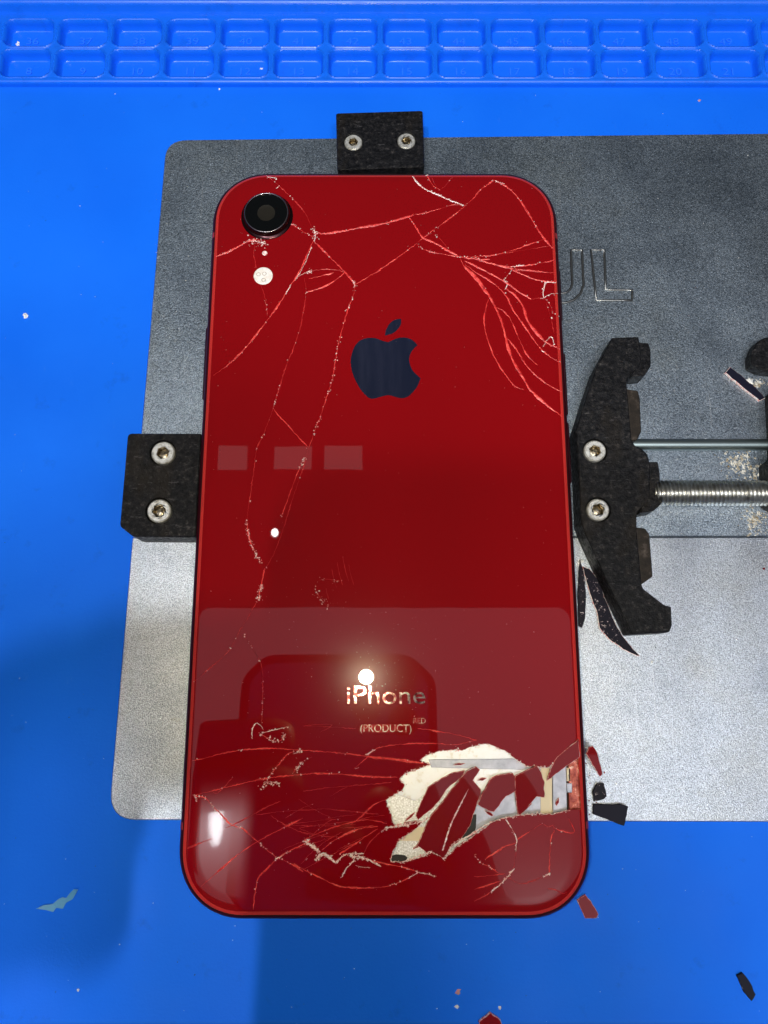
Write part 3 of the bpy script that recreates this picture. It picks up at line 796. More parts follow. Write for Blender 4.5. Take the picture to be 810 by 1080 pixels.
crack([('A', [(480, 400), (455, 450), (430, 510), (400, 570), (360, 630)]), ('B', [(330, 190), (290, 245), (240, 310), (180, 385), (100, 465), (25, 520)])], 2.0, 'crack', 0.16)
crack([('A', [(470, 430), (440, 505), (405, 570), (372, 612), (340, 665)])], 1.6, 'chip', 0.5)
crack([('A', [(395, 585), (425, 568), (468, 548)])], 1.5, 'chip', 3.2, 1.2, spread=2.2)
crack([('A', [(460, 552), (540, 543), (600, 548), (638, 558)])], 1.3, TH)
crack([('A', [(455, 590), (520, 575), (578, 562)])], 2.0, 'crack', 0.1)
crack([('A', [(447, 657), (520, 635), (590, 598), (638, 558)])], 2.8, 'crack', 0.1)
crack([('A', [(690, 620), (740, 590), (808, 550)]), ('C', [(0, 445), (80, 390), (160, 330)])], 2.0, 'crack', 0.05)
crack([('C', [(160, 330), (195, 302), (230, 275), (280, 240), (350, 185), (365, 170)])], 1.8, 'crack', 0.3)
crack([('C', [(365, 170), (400, 140), (430, 105), (460, 82), (490, 60)])], 2.0, 'crack', 0.3)
crack([('A', [(680, 600), (690, 625)])], 1.2, 'chip', 2.5, 1.1, spread=1.6)
crack([('B', [(695, 95), (685, 150), (660, 210), (635, 300), (615, 380), (600, 460), (585, 550), (555, 640), (530, 720)]), ('M', [(440, 100), (415, 170), (396, 220)])], 1.3, 'crack', 0.95, 0.85, spread=1.3)
crack([('M', [(380, 262), (360, 300), (325, 390), (300, 460), (278, 515)])], 1.0, 'crack', 1.5, 0.85, spread=1.3)
crack([('M', [(396, 222), (372, 310), (330, 430), (290, 560), (245, 680), (208, 745)])], 1.0, TH, 0.05)
crack([('B', [(455, 62), (462, 130), (450, 220), (430, 310), (400, 400), (360, 500), (335, 585), (310, 660)])], 1.5, TH, 0.12)
crack([('B', [(350, 540), (335, 585), (310, 660)])], 0.8, TH, 0.9)
crack([('B', [(308, 668)]), ('M', [(243, 42), (200, 155), (170, 220), (155, 330), (140, 430), (130, 500), (128, 545)])], 1.1, TH, 0.10)
crack([('M', [(203, 150), (168, 225)])], 0.7, TH, 0.8, 0.8)
crack([('M', [(128, 545), (134, 600), (148, 650), (172, 695), (188, 718)])], 1.6, 'crack', 2.2, 0.95, spread=1.4)
crack([('M', [(205, 745), (193, 800), (182, 850), (174, 885)])], 2.0, 'crack', 3.0, 1.0, spread=1.9)
crack([('M', [(174, 885), (120, 980), (95, 1020)]), ('X', [(241, 687), (222, 704), (205, 719)])], 1.2, TH, 0.08)
crack([('X', [(257, 668), (265, 682), (274, 697), (277, 712), (277, 738), (276, 762)])], 1.1, TH, 0.5)
crack([('B', [(306, 674), (330, 710)]), ('M', [(300, 112), (350, 168), (396, 216)])], 1.6, 'crack', 0.04)
crack([('B', [(245, 90), (265, 140), (280, 238)])], 1.2, TH, 0.3)
crack([('C', [(490, 60), (545, 90), (600, 145), (650, 225), (700, 305), (745, 355)])], 2.8, 'crack', 0.3)
crack([('C', [(495, 62), (530, 78)])], 2.4, 'chip', 1.5)
crack([('C', [(142, 45), (185, 92), (260, 128), (320, 153), (363, 170)])], 2.6, 'chip', 0.9, 1.0)
crack([('C', [(205, 42), (228, 82), (262, 104)])], 1.8, 'crack', 0.3)
crack([('C', [(222, 45), (245, 88), (268, 96), (318, 42)])], 1.0, TH, 0.1)
crack([('C', [(147, 208), (200, 200), (300, 170), (352, 165)])], 1.2, 'crack', 0.6)
crack([('C', [(120, 212), (150, 250), (185, 305), (230, 325), (290, 360), (345, 390)])], 3.2, 'crack', 0.35)
crack([('C', [(228, 272), (258, 310), (292, 352)])], 1.0, TH, 0.5)
crack([('C', [(158, 332), (190, 357), (245, 372), (345, 390)])], 1.3, 'crack', 1.1)
crack([('C', [(345, 390), (420, 386), (480, 382), (570, 360), (640, 335), (700, 314)])], 1.5, 'crack', 0.2)
crack([('C', [(400, 388), (440, 400), (472, 398)])], 2.0, 'crack', 0.6)
crack([('C', [(345, 388), (400, 395), (480, 418), (560, 430), (650, 422), (752, 402)])], 2.0, 'crack', 0.3)
crack([('C', [(480, 384), (600, 362), (745, 340)])], 0.9, TH)
crack([('C', [(360, 392), (430, 402), (550, 436), (650, 447), (755, 458)])], 1.9, 'crack')
crack([('C', [(560, 440), (640, 475), (700, 492), (756, 495)])], 2.2, 'crack', 0.2)
crack([('C', [(345, 390)]), ('D', [(0, 72), (60, 120), (120, 195), (150, 240), (190, 315), (225, 390), (250, 470), (270, 560), (310, 670), (370, 770), (410, 840), (470, 900), (540, 960), (617, 1015)])], 3.4, 'crack', 0.06)
crack([('D', [(0, 60), (50, 118), (115, 200), (152, 250)])], 3.6, 'crack', 0.3)
crack([('D', [(0, 30), (100, 80), (170, 115), (240, 155), (280, 180), (340, 225), (420, 272)])], 3.0, 'crack', 0.08)
crack([('D', [(420, 272), (495, 266)])], 1.0, TH, 0.2)
crack([('D', [(0, 50), (80, 110), (150, 150), (220, 205), (270, 265), (310, 345), (370, 430), (430, 520), (490, 595), (540, 635), (605, 676)])], 2.3, 'crack', 0.06)
crack([('D', [(260, 205), (320, 250), (370, 320), (400, 410), (450, 480), (520, 548), (604, 588)])], 3.8, 'crack', 0.06)
crack([('D', [(150, 275), (130, 350), (125, 440), (150, 540), (190, 640), (250, 740), (310, 815), (350, 840), (375, 846)])], 2.3, 'crack')
crack([('D', [(195, 325), (240, 345), (290, 400), (330, 490), (370, 580), (410, 645), (460, 690)])], 2.0, 'crack')
crack([('D', [(268, 520), (320, 580), (390, 690), (450, 755), (530, 815), (612, 860)])], 2.3, 'crack', 0.05)
crack([('D', [(290, 70), (330, 64), (380, 60)])], 2.4, 'chip', 1.3)
crack([('D', [(505, 165), (578, 168)])], 2.0, 'chip', 0.9)
crack([('D', [(512, 162), (500, 215), (500, 262), (540, 242), (582, 236)])], 1.6, 'chip', 0.9, spread=1.2)
crack([('D', [(503, 262), (540, 310), (570, 368), (592, 382)])], 0.9, TH, 0.8)
crack([('D', [(515, 290), (550, 410), (566, 490)])], 0.8, TH, 0.2)
crack([('D', [(498, 575), (520, 535), (550, 512), (568, 556)])], 1.1, 'chip', 0.8)
crack([('D', [(485, 592), (508, 612)])], 1.8, 'chip', 2.0)
crack([('D', [(300, 85), (252, 148)])], 0.9, 'chip', 0.4)
crack([('D', [(248, 155), (272, 178), (255, 212)])], 1.5, 'chip', 2.0, 1.1)
crack([('D', [(310, 92), (430, 97), (572, 108)])], 1.2, TH)
# lower half
crack([('E', [(75, 303), (160, 285), (240, 262), (360, 240), (480, 230), (600, 228), (680, 235), (808, 242)]), ('G', [(130, 178), (280, 192), (380, 206), (520, 225), (662, 236)])], 1.8, 'crack', 0.1)
crack([('E', [(350, 240), (385, 236)])], 1.2, 'chip', 1.2)
crack([('E', [(80, 515), (200, 485), (320, 455), (430, 430), (530, 410), (650, 395), (790, 382)]), ('G', [(100, 302), (210, 305), (340, 318), (430, 322), (535, 322)])], 1.9, 'crack', 0.1)
crack([('E', [(535, 410), (590, 340), (650, 268), (695, 245)])], 1.4, 'crack', 0.7)
crack([('E', [(690, 262), (735, 245)])], 2.0, 'chip', 3.5, 1.1, spread=1.5)
crack([('E', [(688, 380), (718, 335), (745, 308), (805, 280)])], 1.2, TH, 0.5)
crack([('E', [(708, 360), (738, 318)])], 1.5, 'chip', 2.6, 1.1, spread=1.4)
crack([('E', [(498, 465), (530, 435), (565, 435), (600, 442)])], 1.0, 'chip', 2.6, 1.2, spread=2.0)
crack([('E', [(440, 170), (440, 115), (462, 76), (490, 85), (508, 115)])], 1.2, 'chip', 0.9, 0.9)
crack([('E', [(495, 135), (540, 122), (600, 108), (655, 97)])], 1.0, 'chip', 0.7)
crack([('E', [(500, 140), (530, 165), (575, 180), (620, 175), (635, 140)])], 1.0, 'crack', 2.6, 0.9, spread=2.6)
crack([('E', [(85, 520), (150, 530), (210, 590), (260, 640), (315, 695), (375, 712)]), ('F', [(350, 70), (430, 140), (500, 200), (550, 242)])], 1.6, 'crack', 0.8)
crack([('F', [(550, 242), (620, 270), (700, 320)]), ('H', [(0, 330), (60, 365), (140, 405), (250, 455), (330, 465), (430, 467), (520, 460), (600, 435), (680, 395), (710, 380)])], 1.8, 'crack', 0.25)
crack([('E', [(260, 720), (320, 695), (430, 640), (520, 590), (612, 550)])], 1.5, TH)
crack([('F', [(110, 410), (170, 360), (250, 290), (340, 215), (430, 155), (520, 105), (620, 55), (700, 15)])], 1.8, 'crack', 0.05)
crack([('F', [(40, 190), (120, 155), (188, 130)])], 2.0, TH)
crack([('E', [(200, 495), (230, 498), (290, 440), (318, 405)])], 1.1, TH, 0.4)
crack([('E', [(90, 515), (100, 550)])], 1.0, 'chip', 2.0)
crack([('F', [(415, 535), (440, 370), (480, 320), (550, 250), (600, 215), (680, 175), (740, 145)]), ('H', [(60, 195), (140, 155), (230, 120), (320, 95), (400, 80), (460, 85), (530, 100)])], 1.7, 'crack', 0.2)
crack([('F', [(545, 250), (585, 225), (625, 205)])], 1.6, 'chip', 1.4)
crack([('X', [(338, 772), (350, 764)]), ('G', [(0, 30), (120, 34), (300, 46)])], 0.8, TH)
crack([('G', [(650, 45), (740, 56)]), ('I', [(380, 5), (500, 22), (600, 45), (692, 72)])], 1.7, 'crack')
crack([('G', [(290, 272), (340, 230), (390, 180), (430, 155), (520, 138), (640, 130)]), ('I', [(250, 94), (400, 96), (530, 105), (620, 88), (690, 72)])], 1.4, 'crack', 0.1)
crack([('G', [(292, 275), (318, 268)])], 1.6, 'chip', 4.0, 1.2, spread=1.5)
crack([('G', [(380, 210), (480, 216), (600, 232), (685, 242)])], 3.4, 'crack', 0.05)
crack([('G', [(360, 195), (410, 165)])], 1.8, 'chip', 0.8)
crack([('G', [(0, 402), (120, 385), (280, 370), (420, 360), (500, 350)])], 1.3, TH)
crack([('G', [(150, 432), (250, 375)])], 1.0, TH)
crack([('G', [(270, 592), (330, 545), (400, 480), (470, 450)])], 1.7, 'crack', 0.15)
crack([('H', [(160, 252), (230, 195), (310, 155), (380, 130), (480, 115)])], 2.0, 'crack', 0.1)
crack([('H', [(260, 272), (330, 230), (400, 180), (480, 130)])], 2.0, 'crack', 0.1)
crack([('H', [(398, 270), (430, 210), (490, 150)])], 1.4, TH)
crack([('H', [(58, 200), (100, 225), (145, 265)])], 3.0, 'chip', 2.6, 1.5, spread=1.8)
crack([('H', [(130, 300), (160, 275), (195, 288), (240, 328)])], 4.0, 'chip', 3.2, 1.6, spread=2.4)
crack([('H', [(240, 322), (280, 285), (320, 272), (400, 272)])], 2.2, 'chip', 2.0, 1.2, spread=1.6)
crack([('H', [(310, 285), (380, 292), (430, 310), (495, 345)])], 2.8, 'chip', 2.2, 1.4, spread=1.8)
crack([('H', [(345, 310), (300, 355), (270, 410)])], 1.9, 'chip', 0.9)
crack([('H', [(350, 340), (390, 348), (435, 352)])], 1.5, 'chip', 0.9)
crack([('H', [(430, 310), (560, 337), (650, 355), (710, 378)])], 1.4, 'crack', 0.5)
crack([('H', [(648, 415), (680, 395), (712, 378)])], 2.2, 'chip', 0.9)
crack([('H', [(712, 380), (760, 388), (808, 402)])], 1.0, 'chip', 1.2)
crack([('K', [(20, 245), (60, 225), (110, 215), (220, 200), (300, 178), (350, 158)])], 2.6, 'chip', 1.4, 1.3, spread=1.4)
crack([('L', [(0, 432), (100, 425), (192, 412)])], 1.2, TH)
crack([('L', [(0, 510), (60, 492), (172, 455)])], 1.3, 'crack', 0.2)
crack([('L', [(0, 582), (80, 540), (105, 524)])], 1.3, TH)
crack([('L', [(103, 524), (145, 492), (190, 450), (220, 412), (247, 382)])], 2.2, 'chip', 1.4, 1.2)
crack([('L', [(192, 80), (220, 120), (245, 165), (262, 205), (257, 240), (256, 280)])], 1.8, 'chip', 0.9)
crack([('L', [(256, 280), (250, 340), (240, 385)])], 1.2, TH)
crack([('L', [(68, 325), (130, 285), (190, 245), (252, 228)])], 2.8, 'crack', 0.2)
crack([('L', [(262, 205), (340, 155), (422, 105)])], 1.4, 'crack')
crack([('L', [(490, 150), (470, 200), (462, 280), (460, 412)])], 2.0, 'crack', 0.1)
crack([('L', [(425, 435), (460, 415), (462, 425)])], 1.4, 'chip', 2.0)
crack([('L', [(0, 295), (40, 345), (90, 370), (155, 412)])], 1.1, 'crack', 0.8)
crack([('L', [(215, 440), (290, 475), (420, 435)])], 1.1, TH)
crack([('L', [(448, 505), (500, 512), (540, 535), (565, 525)])], 1.1, TH, 0.3)
crack([('L', [(422, 108), (450, 128), (480, 120), (500, 140), (590, 165), (612, 150), (575, 75)])], 1.4, 'crack', 0.5)
crack([('K', [(555, 318), (600, 300), (660, 268), (740, 215), (805, 180)])], 2.6, 'chip', 0.5)
crack([('K', [(462, 445), (490, 395), (520, 345), (570, 305)])], 1.4, 'chip', 1.6)
crack([('K', [(205, 455), (290, 420), (375, 390)])], 2.4, 'chip', 0.3)
# hairline scratches left by wiping
for u, v, l in ((352, 610, 20), (358, 605, 24), (364, 600, 27), (370, 606, 22), (345, 626, 12)):
    crack([('X', [(u - l * 0.10, v - l * 0.5), (u, v), (u + l * 0.14, v + l * 0.5)])], 0.5, TH, 0.05, 0.6, jit=0.15)
crack([('X', [(336, 612), (346, 611), (358, 613)])], 0.7, TH, 0.8, 0.7, spread=3)
crack([('X', [(332, 621), (336, 628), (342, 636), (346, 640)])], 0.5, TH, 1.6, 0.7, spread=3)

# finer fractures fanning out to the left of the opening
for i in range(20):
    a0 = math.radians(RNG.uniform(168, 215)); r0 = RNG.uniform(20, 110); ln = RNG.uniform(25, 80); bend = RNG.uniform(-0.25, 0.25)
    pp = [(430 + (r0 + ln * t) * math.cos(a0 + bend * t), 862 - (r0 + ln * t) * math.sin(a0 + bend * t) * 0.75) for t in (0, 0.33, 0.66, 1)]
    pp = [(u, v) for u, v in pp if 215 < u < 425 and 770 < v < 945]
    if len(pp) > 2: crack([('X', pp)], RNG.uniform(0.6, 1.1), TH, 0.1, 0.6)
# crushed edge all round the opening
hl = HOLE + HOLE[:1]
for i in range(len(hl) - 1):
    if hl[i][0] < 600 or hl[i + 1][0] < 600:
        crack([('X', [hl[i], hl[i + 1]])], 1.3, 'chip', RNG.choice((0.3, 0.9, 1.6)), 1.0, spread=1.1)
# the hundred that show largest are parts of their own, the short rest one part
CRACKS.sort(key=lambda c_: -c_[0])
for _, V, F, FM, kind in CRACKS[:96]: obj('crack', V, F, [M[kind], M['chip']], glass, fmat=FM)
V = []; F = []; FM = []
for _, v_, f_, m_, kind in CRACKS[96:]:
    k0 = len(V); V += v_; F += [[k0 + j for j in q_] for q_ in f_]; FM += [(0 if kind != 'chip' else 1) if x == 0 else 1 for x in m_]
o = obj('hairline_cracks', V, F, [M['crack_thin'], M['chip']], glass, fmat=FM); o['kind'] = 'stuff'

# specks of glass dust on the phone (nobody could count them)
V = []; F = []
for _ in range(620):
    u, v = RNG.uniform(205, 612), RNG.uniform(195, 945)
    if RNG.random() < 0.35: u, v = RNG.gauss(390, 60), RNG.gauss(690, 45)
    if inside((u, v), HOLE) or abs(u - 405) > 185: continue
    r = RNG.choice((0.03, 0.04, 0.04, 0.05, 0.06, 0.08)); v_, f_ = pebble(P(u, v, ZG), r)
    k0 = len(V); V += v_; F += [[k0 + j for j in g_] for g_ in f_]
gd = obj('glass_dust', V, F, M['chip']); gd['kind'] = 'stuff'; tag(gd, 'fine pale glass dust scattered over the red back glass', 'dust')

# ---------------------------------------------------------------- broken pieces
def shard(name, pts, z, label, cat, tilt=(0, 0), th=0.7, top='shard', edge='glass_edge', group=None, bev=0.08, grow=1.0):
    """a chip of glass: outline in photo points at height z (its base), tilted by tilt (slope in x, y)"""
    mu = sum(p_[0] for p_ in pts) / len(pts); mv = sum(p_[1] for p_ in pts) / len(pts)
    pts = [(mu + (u - mu) * grow, mv + (v - mv) * grow) for u, v in pts]
    lp = ccw(px(jag(pts, 0.45, 4.0), z + th)); cx_ = sum(p_[0] for p_ in lp) / len(lp); cy_ = sum(p_[1] for p_ in lp) / len(lp)
    lo = min((p_[0] - cx_) * tilt[0] + (p_[1] - cy_) * tilt[1] for p_ in lp)
    V, F = prism(lp, 0, th, bev)
    V = [Vector((v.x, v.y, z + v.z + (v.x - cx_) * tilt[0] + (v.y - cy_) * tilt[1] - lo)) for v in V]
    FM = []
    for f_ in F:
        nz = [V[i].z - ((V[i].x - cx_) * tilt[0] + (V[i].y - cy_) * tilt[1] - lo) - z for i in f_]
        FM.append(0 if min(nz) > th - bev - 1e-3 and max(nz) > th - 1e-3 and min(nz) > th - 1e-3 else 1)
    o = obj(name, V, F, [M[top], M[edge]], None, fmat=FM)
    return tag(o, label, cat, group)
GS = 'broken pieces of the red back glass'
def cr(c_, pts): ox, oy, s = CROP[c_]; return [(ox + x / s, oy + y / s) for x, y in pts]
shard('glass_shard', cr('I', [(270, 600), (300, 520), (350, 410), (440, 350), (520, 310), (598, 298), (580, 340), (480, 420), (430, 500), (370, 560), (285, 628)]), ZP + 7.3,
      'narrow leaf-shaped red shard lying on the cream foil at the left of the opening', 'glass shard', (-0.06, 0.06), 0.7, group=GS, grow=1.07)
big = [(491.9, 815.5), (500.7, 811.5), (504.3, 814.4), (497.5, 825), (505.6, 833.7), (504.4, 841), (497.8, 858.9), (494.8, 869.6), (485.9, 883), (474, 893.3), (468, 906),
       (457.8, 900.7), (442.2, 889.6), (448.9, 875.6), (454.8, 862), (465.2, 849), (474, 837), (483.5, 825.5)]
big_o = shard('glass_shard', big, ZP + 7.35, 'largest red shard, long and upright, with a pale lengthwise crack across the opening', 'glass shard', (0.015, 0.012), 0.85, group=GS, grow=1.07)
shard('glass_shard', cr('J', [(30, 520), (52, 470), (118, 352), (160, 330), (268, 315), (286, 340), (294, 430), (220, 470), (140, 570), (100, 560)]), ZP + 7.3,
      'broad dark red shard in the middle of the opening, tapering to its lower left', 'glass shard', (-0.05, -0.08), 0.75, group=GS, grow=1.07)
shard('glass_shard', cr('J', [(298, 330), (440, 262), (460, 290), (490, 370), (490, 475), (440, 470), (360, 570), (322, 600), (306, 520), (296, 440)]), ZP + 7.3,
      'wedge-shaped red shard pointing down beside the pale yellow flex strip', 'glass shard', (0.07, 0.05), 0.75, group=GS, grow=1.07)
shard('glass_shard', cr('J', [(520, 360), (545, 270), (590, 190), (660, 130), (720, 85), (742, 62), (752, 190), (690, 235), (600, 300)]), ZP + 7.55,
      'pointed red sliver at the upper right corner of the opening', 'glass shard', (0.03, 0.03), 0.7, group=GS)
for u, v, a_, l_, w_ in ((436, 812, 0.3, 9, 3), (446, 852, 1.1, 10, 3), (508, 822, 0.2, 8, 3), (560, 818, 2.3, 8, 2.5), (556, 850, 0.4, 9, 3), (588, 846, 1.2, 7, 3), (516, 858, 2.6, 9, 3), (440, 893, 0.5, 9, 2.5), (484, 806, 0.1, 10, 2.5), (432, 862, 0.7, 12, 2.5)):
    c_, s_ = math.cos(a_), math.sin(a_)
    pp = [(u + x * l_ * c_ - y * w_ * s_, v - x * l_ * s_ - y * w_ * c_) for x, y in ((-0.6, -0.2), (0.1, -0.6), (0.7, 0.05), (0.15, 0.5), (-0.4, 0.35))]
    shard('glass_splinter', pp, ZP + 7.28, 'small red glass splinter lying on the silver shield inside the opening', 'glass splinter', (RNG.uniform(-.1, .1), RNG.uniform(-.1, .1)), 0.45, group='small splinters in the opening')
def shard_line(o, pts, z, w):
    V = []; F = []
    W3 = [P(p_.x, p_.y, z) for p_ in dense(pts, 1.5, 0.25)]
    for i, q_ in enumerate(W3):
        d = W3[min(i + 1, len(W3) - 1)] - W3[max(i - 1, 0)]; s_ = Vector((-d.y, d.x, 0)).normalized()
        ww = w * 0.095 * RNG.uniform(0.5, 1.3)
        V += [q_ + s_ * ww, q_ + Vector((0, 0, 0.05)), q_ - s_ * ww]
    for i in range(len(W3) - 1): F += [[3 * i, 3 * i + 1, 3 * i + 4, 3 * i + 3], [3 * i + 1, 3 * i + 2, 3 * i + 5, 3 * i + 4]]
    obj('crack', V, F, M['chip'], o)
shard_line(big_o, [(496.3, 828), (489, 842), (483, 854), (477, 866), (472, 880), (467, 897)], ZP + 8.42, 1.5)
def y7(pts): return [(600 + x / 5.143, 770 + y / 5.143) for x, y in pts]
shard('glass_shard', y7([(92, 128), (110, 92), (130, 85), (152, 118), (168, 180), (180, 238), (166, 252), (142, 215), (122, 180), (106, 150)]), ZP + 2.6,
      'curved red glass strip sticking out from the right side of the phone', 'glass shard', (-0.12, -0.10), 0.6, group=GS)
shard('glass_shard', y7([(45, 925), (90, 893), (118, 925), (160, 1000), (150, 1020), (88, 1022)]), 0.05,
      'small red shard on the blue mat just off the lower right corner of the phone', 'glass shard', (0.04, 0.02), 0.7, group=GS)
shard('glass_shard', [(505, 1078), (517, 1068), (528, 1076), (531, 1092), (510, 1094)], 0.05,
      'red shard cut off by the bottom edge of the picture', 'glass shard', (0.03, -0.03), 0.7, group=GS)
GB = 'dark upturned pieces'
shard('upturned_shard', y7([(128, 335), (150, 292), (188, 288), (204, 358), (190, 374), (136, 388)]), ZP + 0.1,
      'small black upturned glass piece between red strip and larger black piece', 'glass shard', (0.06, 0.05), 0.6, 'backside', 'backside', GB)
shard('upturned_shard', y7([(132, 402), (242, 406), (276, 400), (320, 415), (296, 518), (258, 506), (132, 456)]), ZP + 0.1,
      'larger black upturned glass piece overhanging the lower edge of the steel plate', 'glass shard', (0.05, -0.04), 0.6, 'plain_dark', 'backside', GB)
shard('upturned_shard', [(614, 597), (622, 600), (631, 612), (639, 633), (646, 651), (656, 670), (667, 684), (675, 692), (672, 692), (657, 685), (642, 674), (632, 662), (630, 648), (622, 626)], ZP + 0.1,
      'long curved black strip with glittering edge lying under the sliding jaw', 'glass shard', (0.02, 0.0), 0.5, 'backside', 'chip', GB)
shard('upturned_shard', [(612, 590), (616, 606), (618, 630), (617, 652), (614, 662), (611, 660), (610, 625)], ZP + 0.1,
      'thin black sliver standing close along the right side of the phone', 'glass shard', (0.1, 0.0), 0.9, 'backside', 'backside', GB)
shard('upturned_shard', [(765, 393), (770, 387), (781, 395), (797, 409), (807, 420), (801, 423), (786, 411)], ZP + 0.1,
      'dark strip with a pink broken edge beside the end block at the right', 'glass shard', (0.03, 0.02), 0.7, 'plain_dark', 'chip', GB)
shard('upturned_shard', [(777, 1029), (783, 1026), (791, 1036), (797, 1049), (793, 1056), (785, 1047)], 0.05,
      'small black sliver on the blue mat near the lower right of the picture', 'glass shard', (0.02, 0.02), 0.5, 'plain_dark', 'backside', GB)
# crumbs and flakes
def crumb(u, v, r, z, mm_, label, cat='crumb', name='crumb', group='loose crumbs', n=3):
    V = []; F = []
    for i in range(n):
        q_ = P(u + RNG.uniform(-r, r) * 2.0, v + RNG.uniform(-r, r) * 2.0, z); q_.z = z + 0.02
        a_, b_ = pebble(q_, r * RNG.uniform(0.7, 1.2)); k0 = len(V); V += a_; F += [[k0 + j for j in g_] for g_ in b_]
    return tag(obj(name, V, F, M[mm_]), label, cat, group)
def flake(pts, z, mm_, label, curl, name='flake', group=None):
    lp = ccw(px(pts, z)); V, F = prism(lp, 0, 0.16, 0)
    cx_ = sum(p_[0] for p_ in lp) / len(lp); cy_ = sum(p_[1] for p_ in lp) / len(lp)
    V = [Vector((v.x, v.y, z + 0.03 + v.z + curl * ((v.x - cx_) ** 2 * 0.12 + (v.y - cy_) ** 2 * 0.3))) for v in V]
    return tag(obj(name, V, F, M[mm_]), label, 'flake', group)
flake([(40, 957), (47, 954), (56, 953), (62, 948), (66, 946), (70, 947), (74, 942), (79, 937), (84, 937), (81, 942), (77, 948), (70, 952), (67, 958), (60, 957), (57, 961), (50, 959)], 0.0, 'skin',
      'ragged curled pale blue flake on the mat left of the phone bottom', 0.25)
crumb(27, 333, 0.55, 0, 'white', 'white flake on the blue mat beside the upper left of the plate', n=4)
crumb(482, 1045, 0.6, 0, 'pink', 'pink crumb on the blue mat below the phone', n=2)
crumb(481, 1061, 0.45, 0, 'white', 'white crumb just below the pink crumb on the mat', n=2)
crumb(527, 1063, 0.4, 0, 'white', 'white crumb just above the red shard at the bottom edge', n=2)
crumb(687, 698, 0.35, ZP, 'white', 'white crumb on the steel plate below the tip of the black strip', n=2)
crumb(19, 46, 0.55, ZT - 2.65, 'white', 'greyish crumb inside the compartment marked 36', n=3)
crumb(276, 72, 0.4, ZT - 2.65, 'white', 'pale speck inside the compartment marked 12', n=2)
crumb(231, 94, 0.35, 0, 'white', 'white speck on the mat just below the tray strip', n=2)
crumb(738, 106, 0.5, 0, 'pink', 'pale pinkish speck on the mat under the right of the tray', n=2)
crumb(783, 30, 0.5, ZT - 2.65, 'white', 'whitish glue spot inside the compartment marked 49', n=3)
crumb(790, 402, 0.9, ZP, 'white', 'white sliver lying between the dark strip and the end block', n=4)
crumb(83, 1044, 0.35, 0, 'white', 'short pale fibre near the bottom left of the mat', n=2)
crumb(612, 592, 0.6, ZP, 'white', 'white glue crumb between the phone and sliding jaw', n=4)
crumb(806, 600, 0.3, ZP, 'shard', 'tiny red crumb on the steel plate at the right edge', n=2)
# dried glue round the lead screw
V = []; F = []
for _ in range(420):
    t = RNG.random()
    if t < 0.12: u, v = RNG.gauss(800, 5), RNG.gauss(404, 3)
    elif t < 0.45: u, v = RNG.gauss(778, 9), RNG.gauss(486, 5)
    elif t < 0.75: u, v = RNG.gauss(797, 7), RNG.gauss(548, 8)
    else: u, v = RNG.gauss(790, 12), RNG.gauss(497, 6)
    if v > 566: continue
    q_ = P(u, v, ZP); a_, b_ = pebble(q_, RNG.uniform(0.12, 0.45)); k0 = len(V)
    V += [(x, y, ZP + (z - ZP) * 0.5) for x, y, z in a_]; F += [[k0 + j for j in g_] for g_ in b_]
gl = obj('dried_glue', V, F, M['residue']); gl['kind'] = 'stuff'; tag(gl, 'dirty white glue residue caked round the threaded screw', 'glue residue')
# dust on mat and plate
V = []; F = []
for _ in range(330):
    u, v = RNG.uniform(0, 810), RNG.uniform(95, 1080)
    if 120 < u and 140 < v < 870: continue
    q_ = P(u, v, 0); a_, b_ = pebble(q_, RNG.choice((0.06, 0.08, 0.1, 0.1, 0.13, 0.18))); k0 = len(V)
    V += a_; F += [[k0 + j for j in g_] for g_ in b_]
FM = []
for f_ in F: FM.append(0)
i = 0
cur = 0
while i < len(F):
    n_ = F[i][2] - min(F[i]); cur = 1 if RNG.random() < 0.45 else 0
    blk = F[i][2]; 
    while i < len(F) and F[i][2] == blk: FM[i] = cur; i += 1
md = obj('mat_dust', V, F, [M['white'], M['dark']], fmat=FM); md['kind'] = 'stuff'; tag(md, 'pale and dark dust specks scattered over the blue mat', 'dust')

V = []; F = []; FM = []
for i in range(330):
    if i < 150: u, v = abs(RNG.gauss(0, 16)) + 618, RNG.gauss(835, 22)
    else: u, v = RNG.choice((RNG.uniform(625, 808), RNG.uniform(160, 215))), RNG.uniform(160, 860)
    if v > 862 or (u < 220 and v > 440 and v < 570): continue
    if u < 300 and u > 226 - (v - 184) * 0.05: continue
    q_ = P(u, v, ZP); a_, b_ = pebble(q_, RNG.choice((0.05, 0.06, 0.08, 0.1, 0.14, 0.2)) * (1 if i < 150 else 0.8)); k0 = len(V)
    V += a_; F += [[k0 + j for j in g_] for g_ in b_]; FM += [RNG.choice((0, 0, 1, 2)) if i < 150 else RNG.choice((0, 0, 2))] * len(b_)
pd = obj('plate_dust', V, F, [M['white'], M['shard'], M['dark']], fmat=FM); pd['kind'] = 'stuff'; tag(pd, 'glass powder and dust specks scattered over the grey steel plate', 'dust')

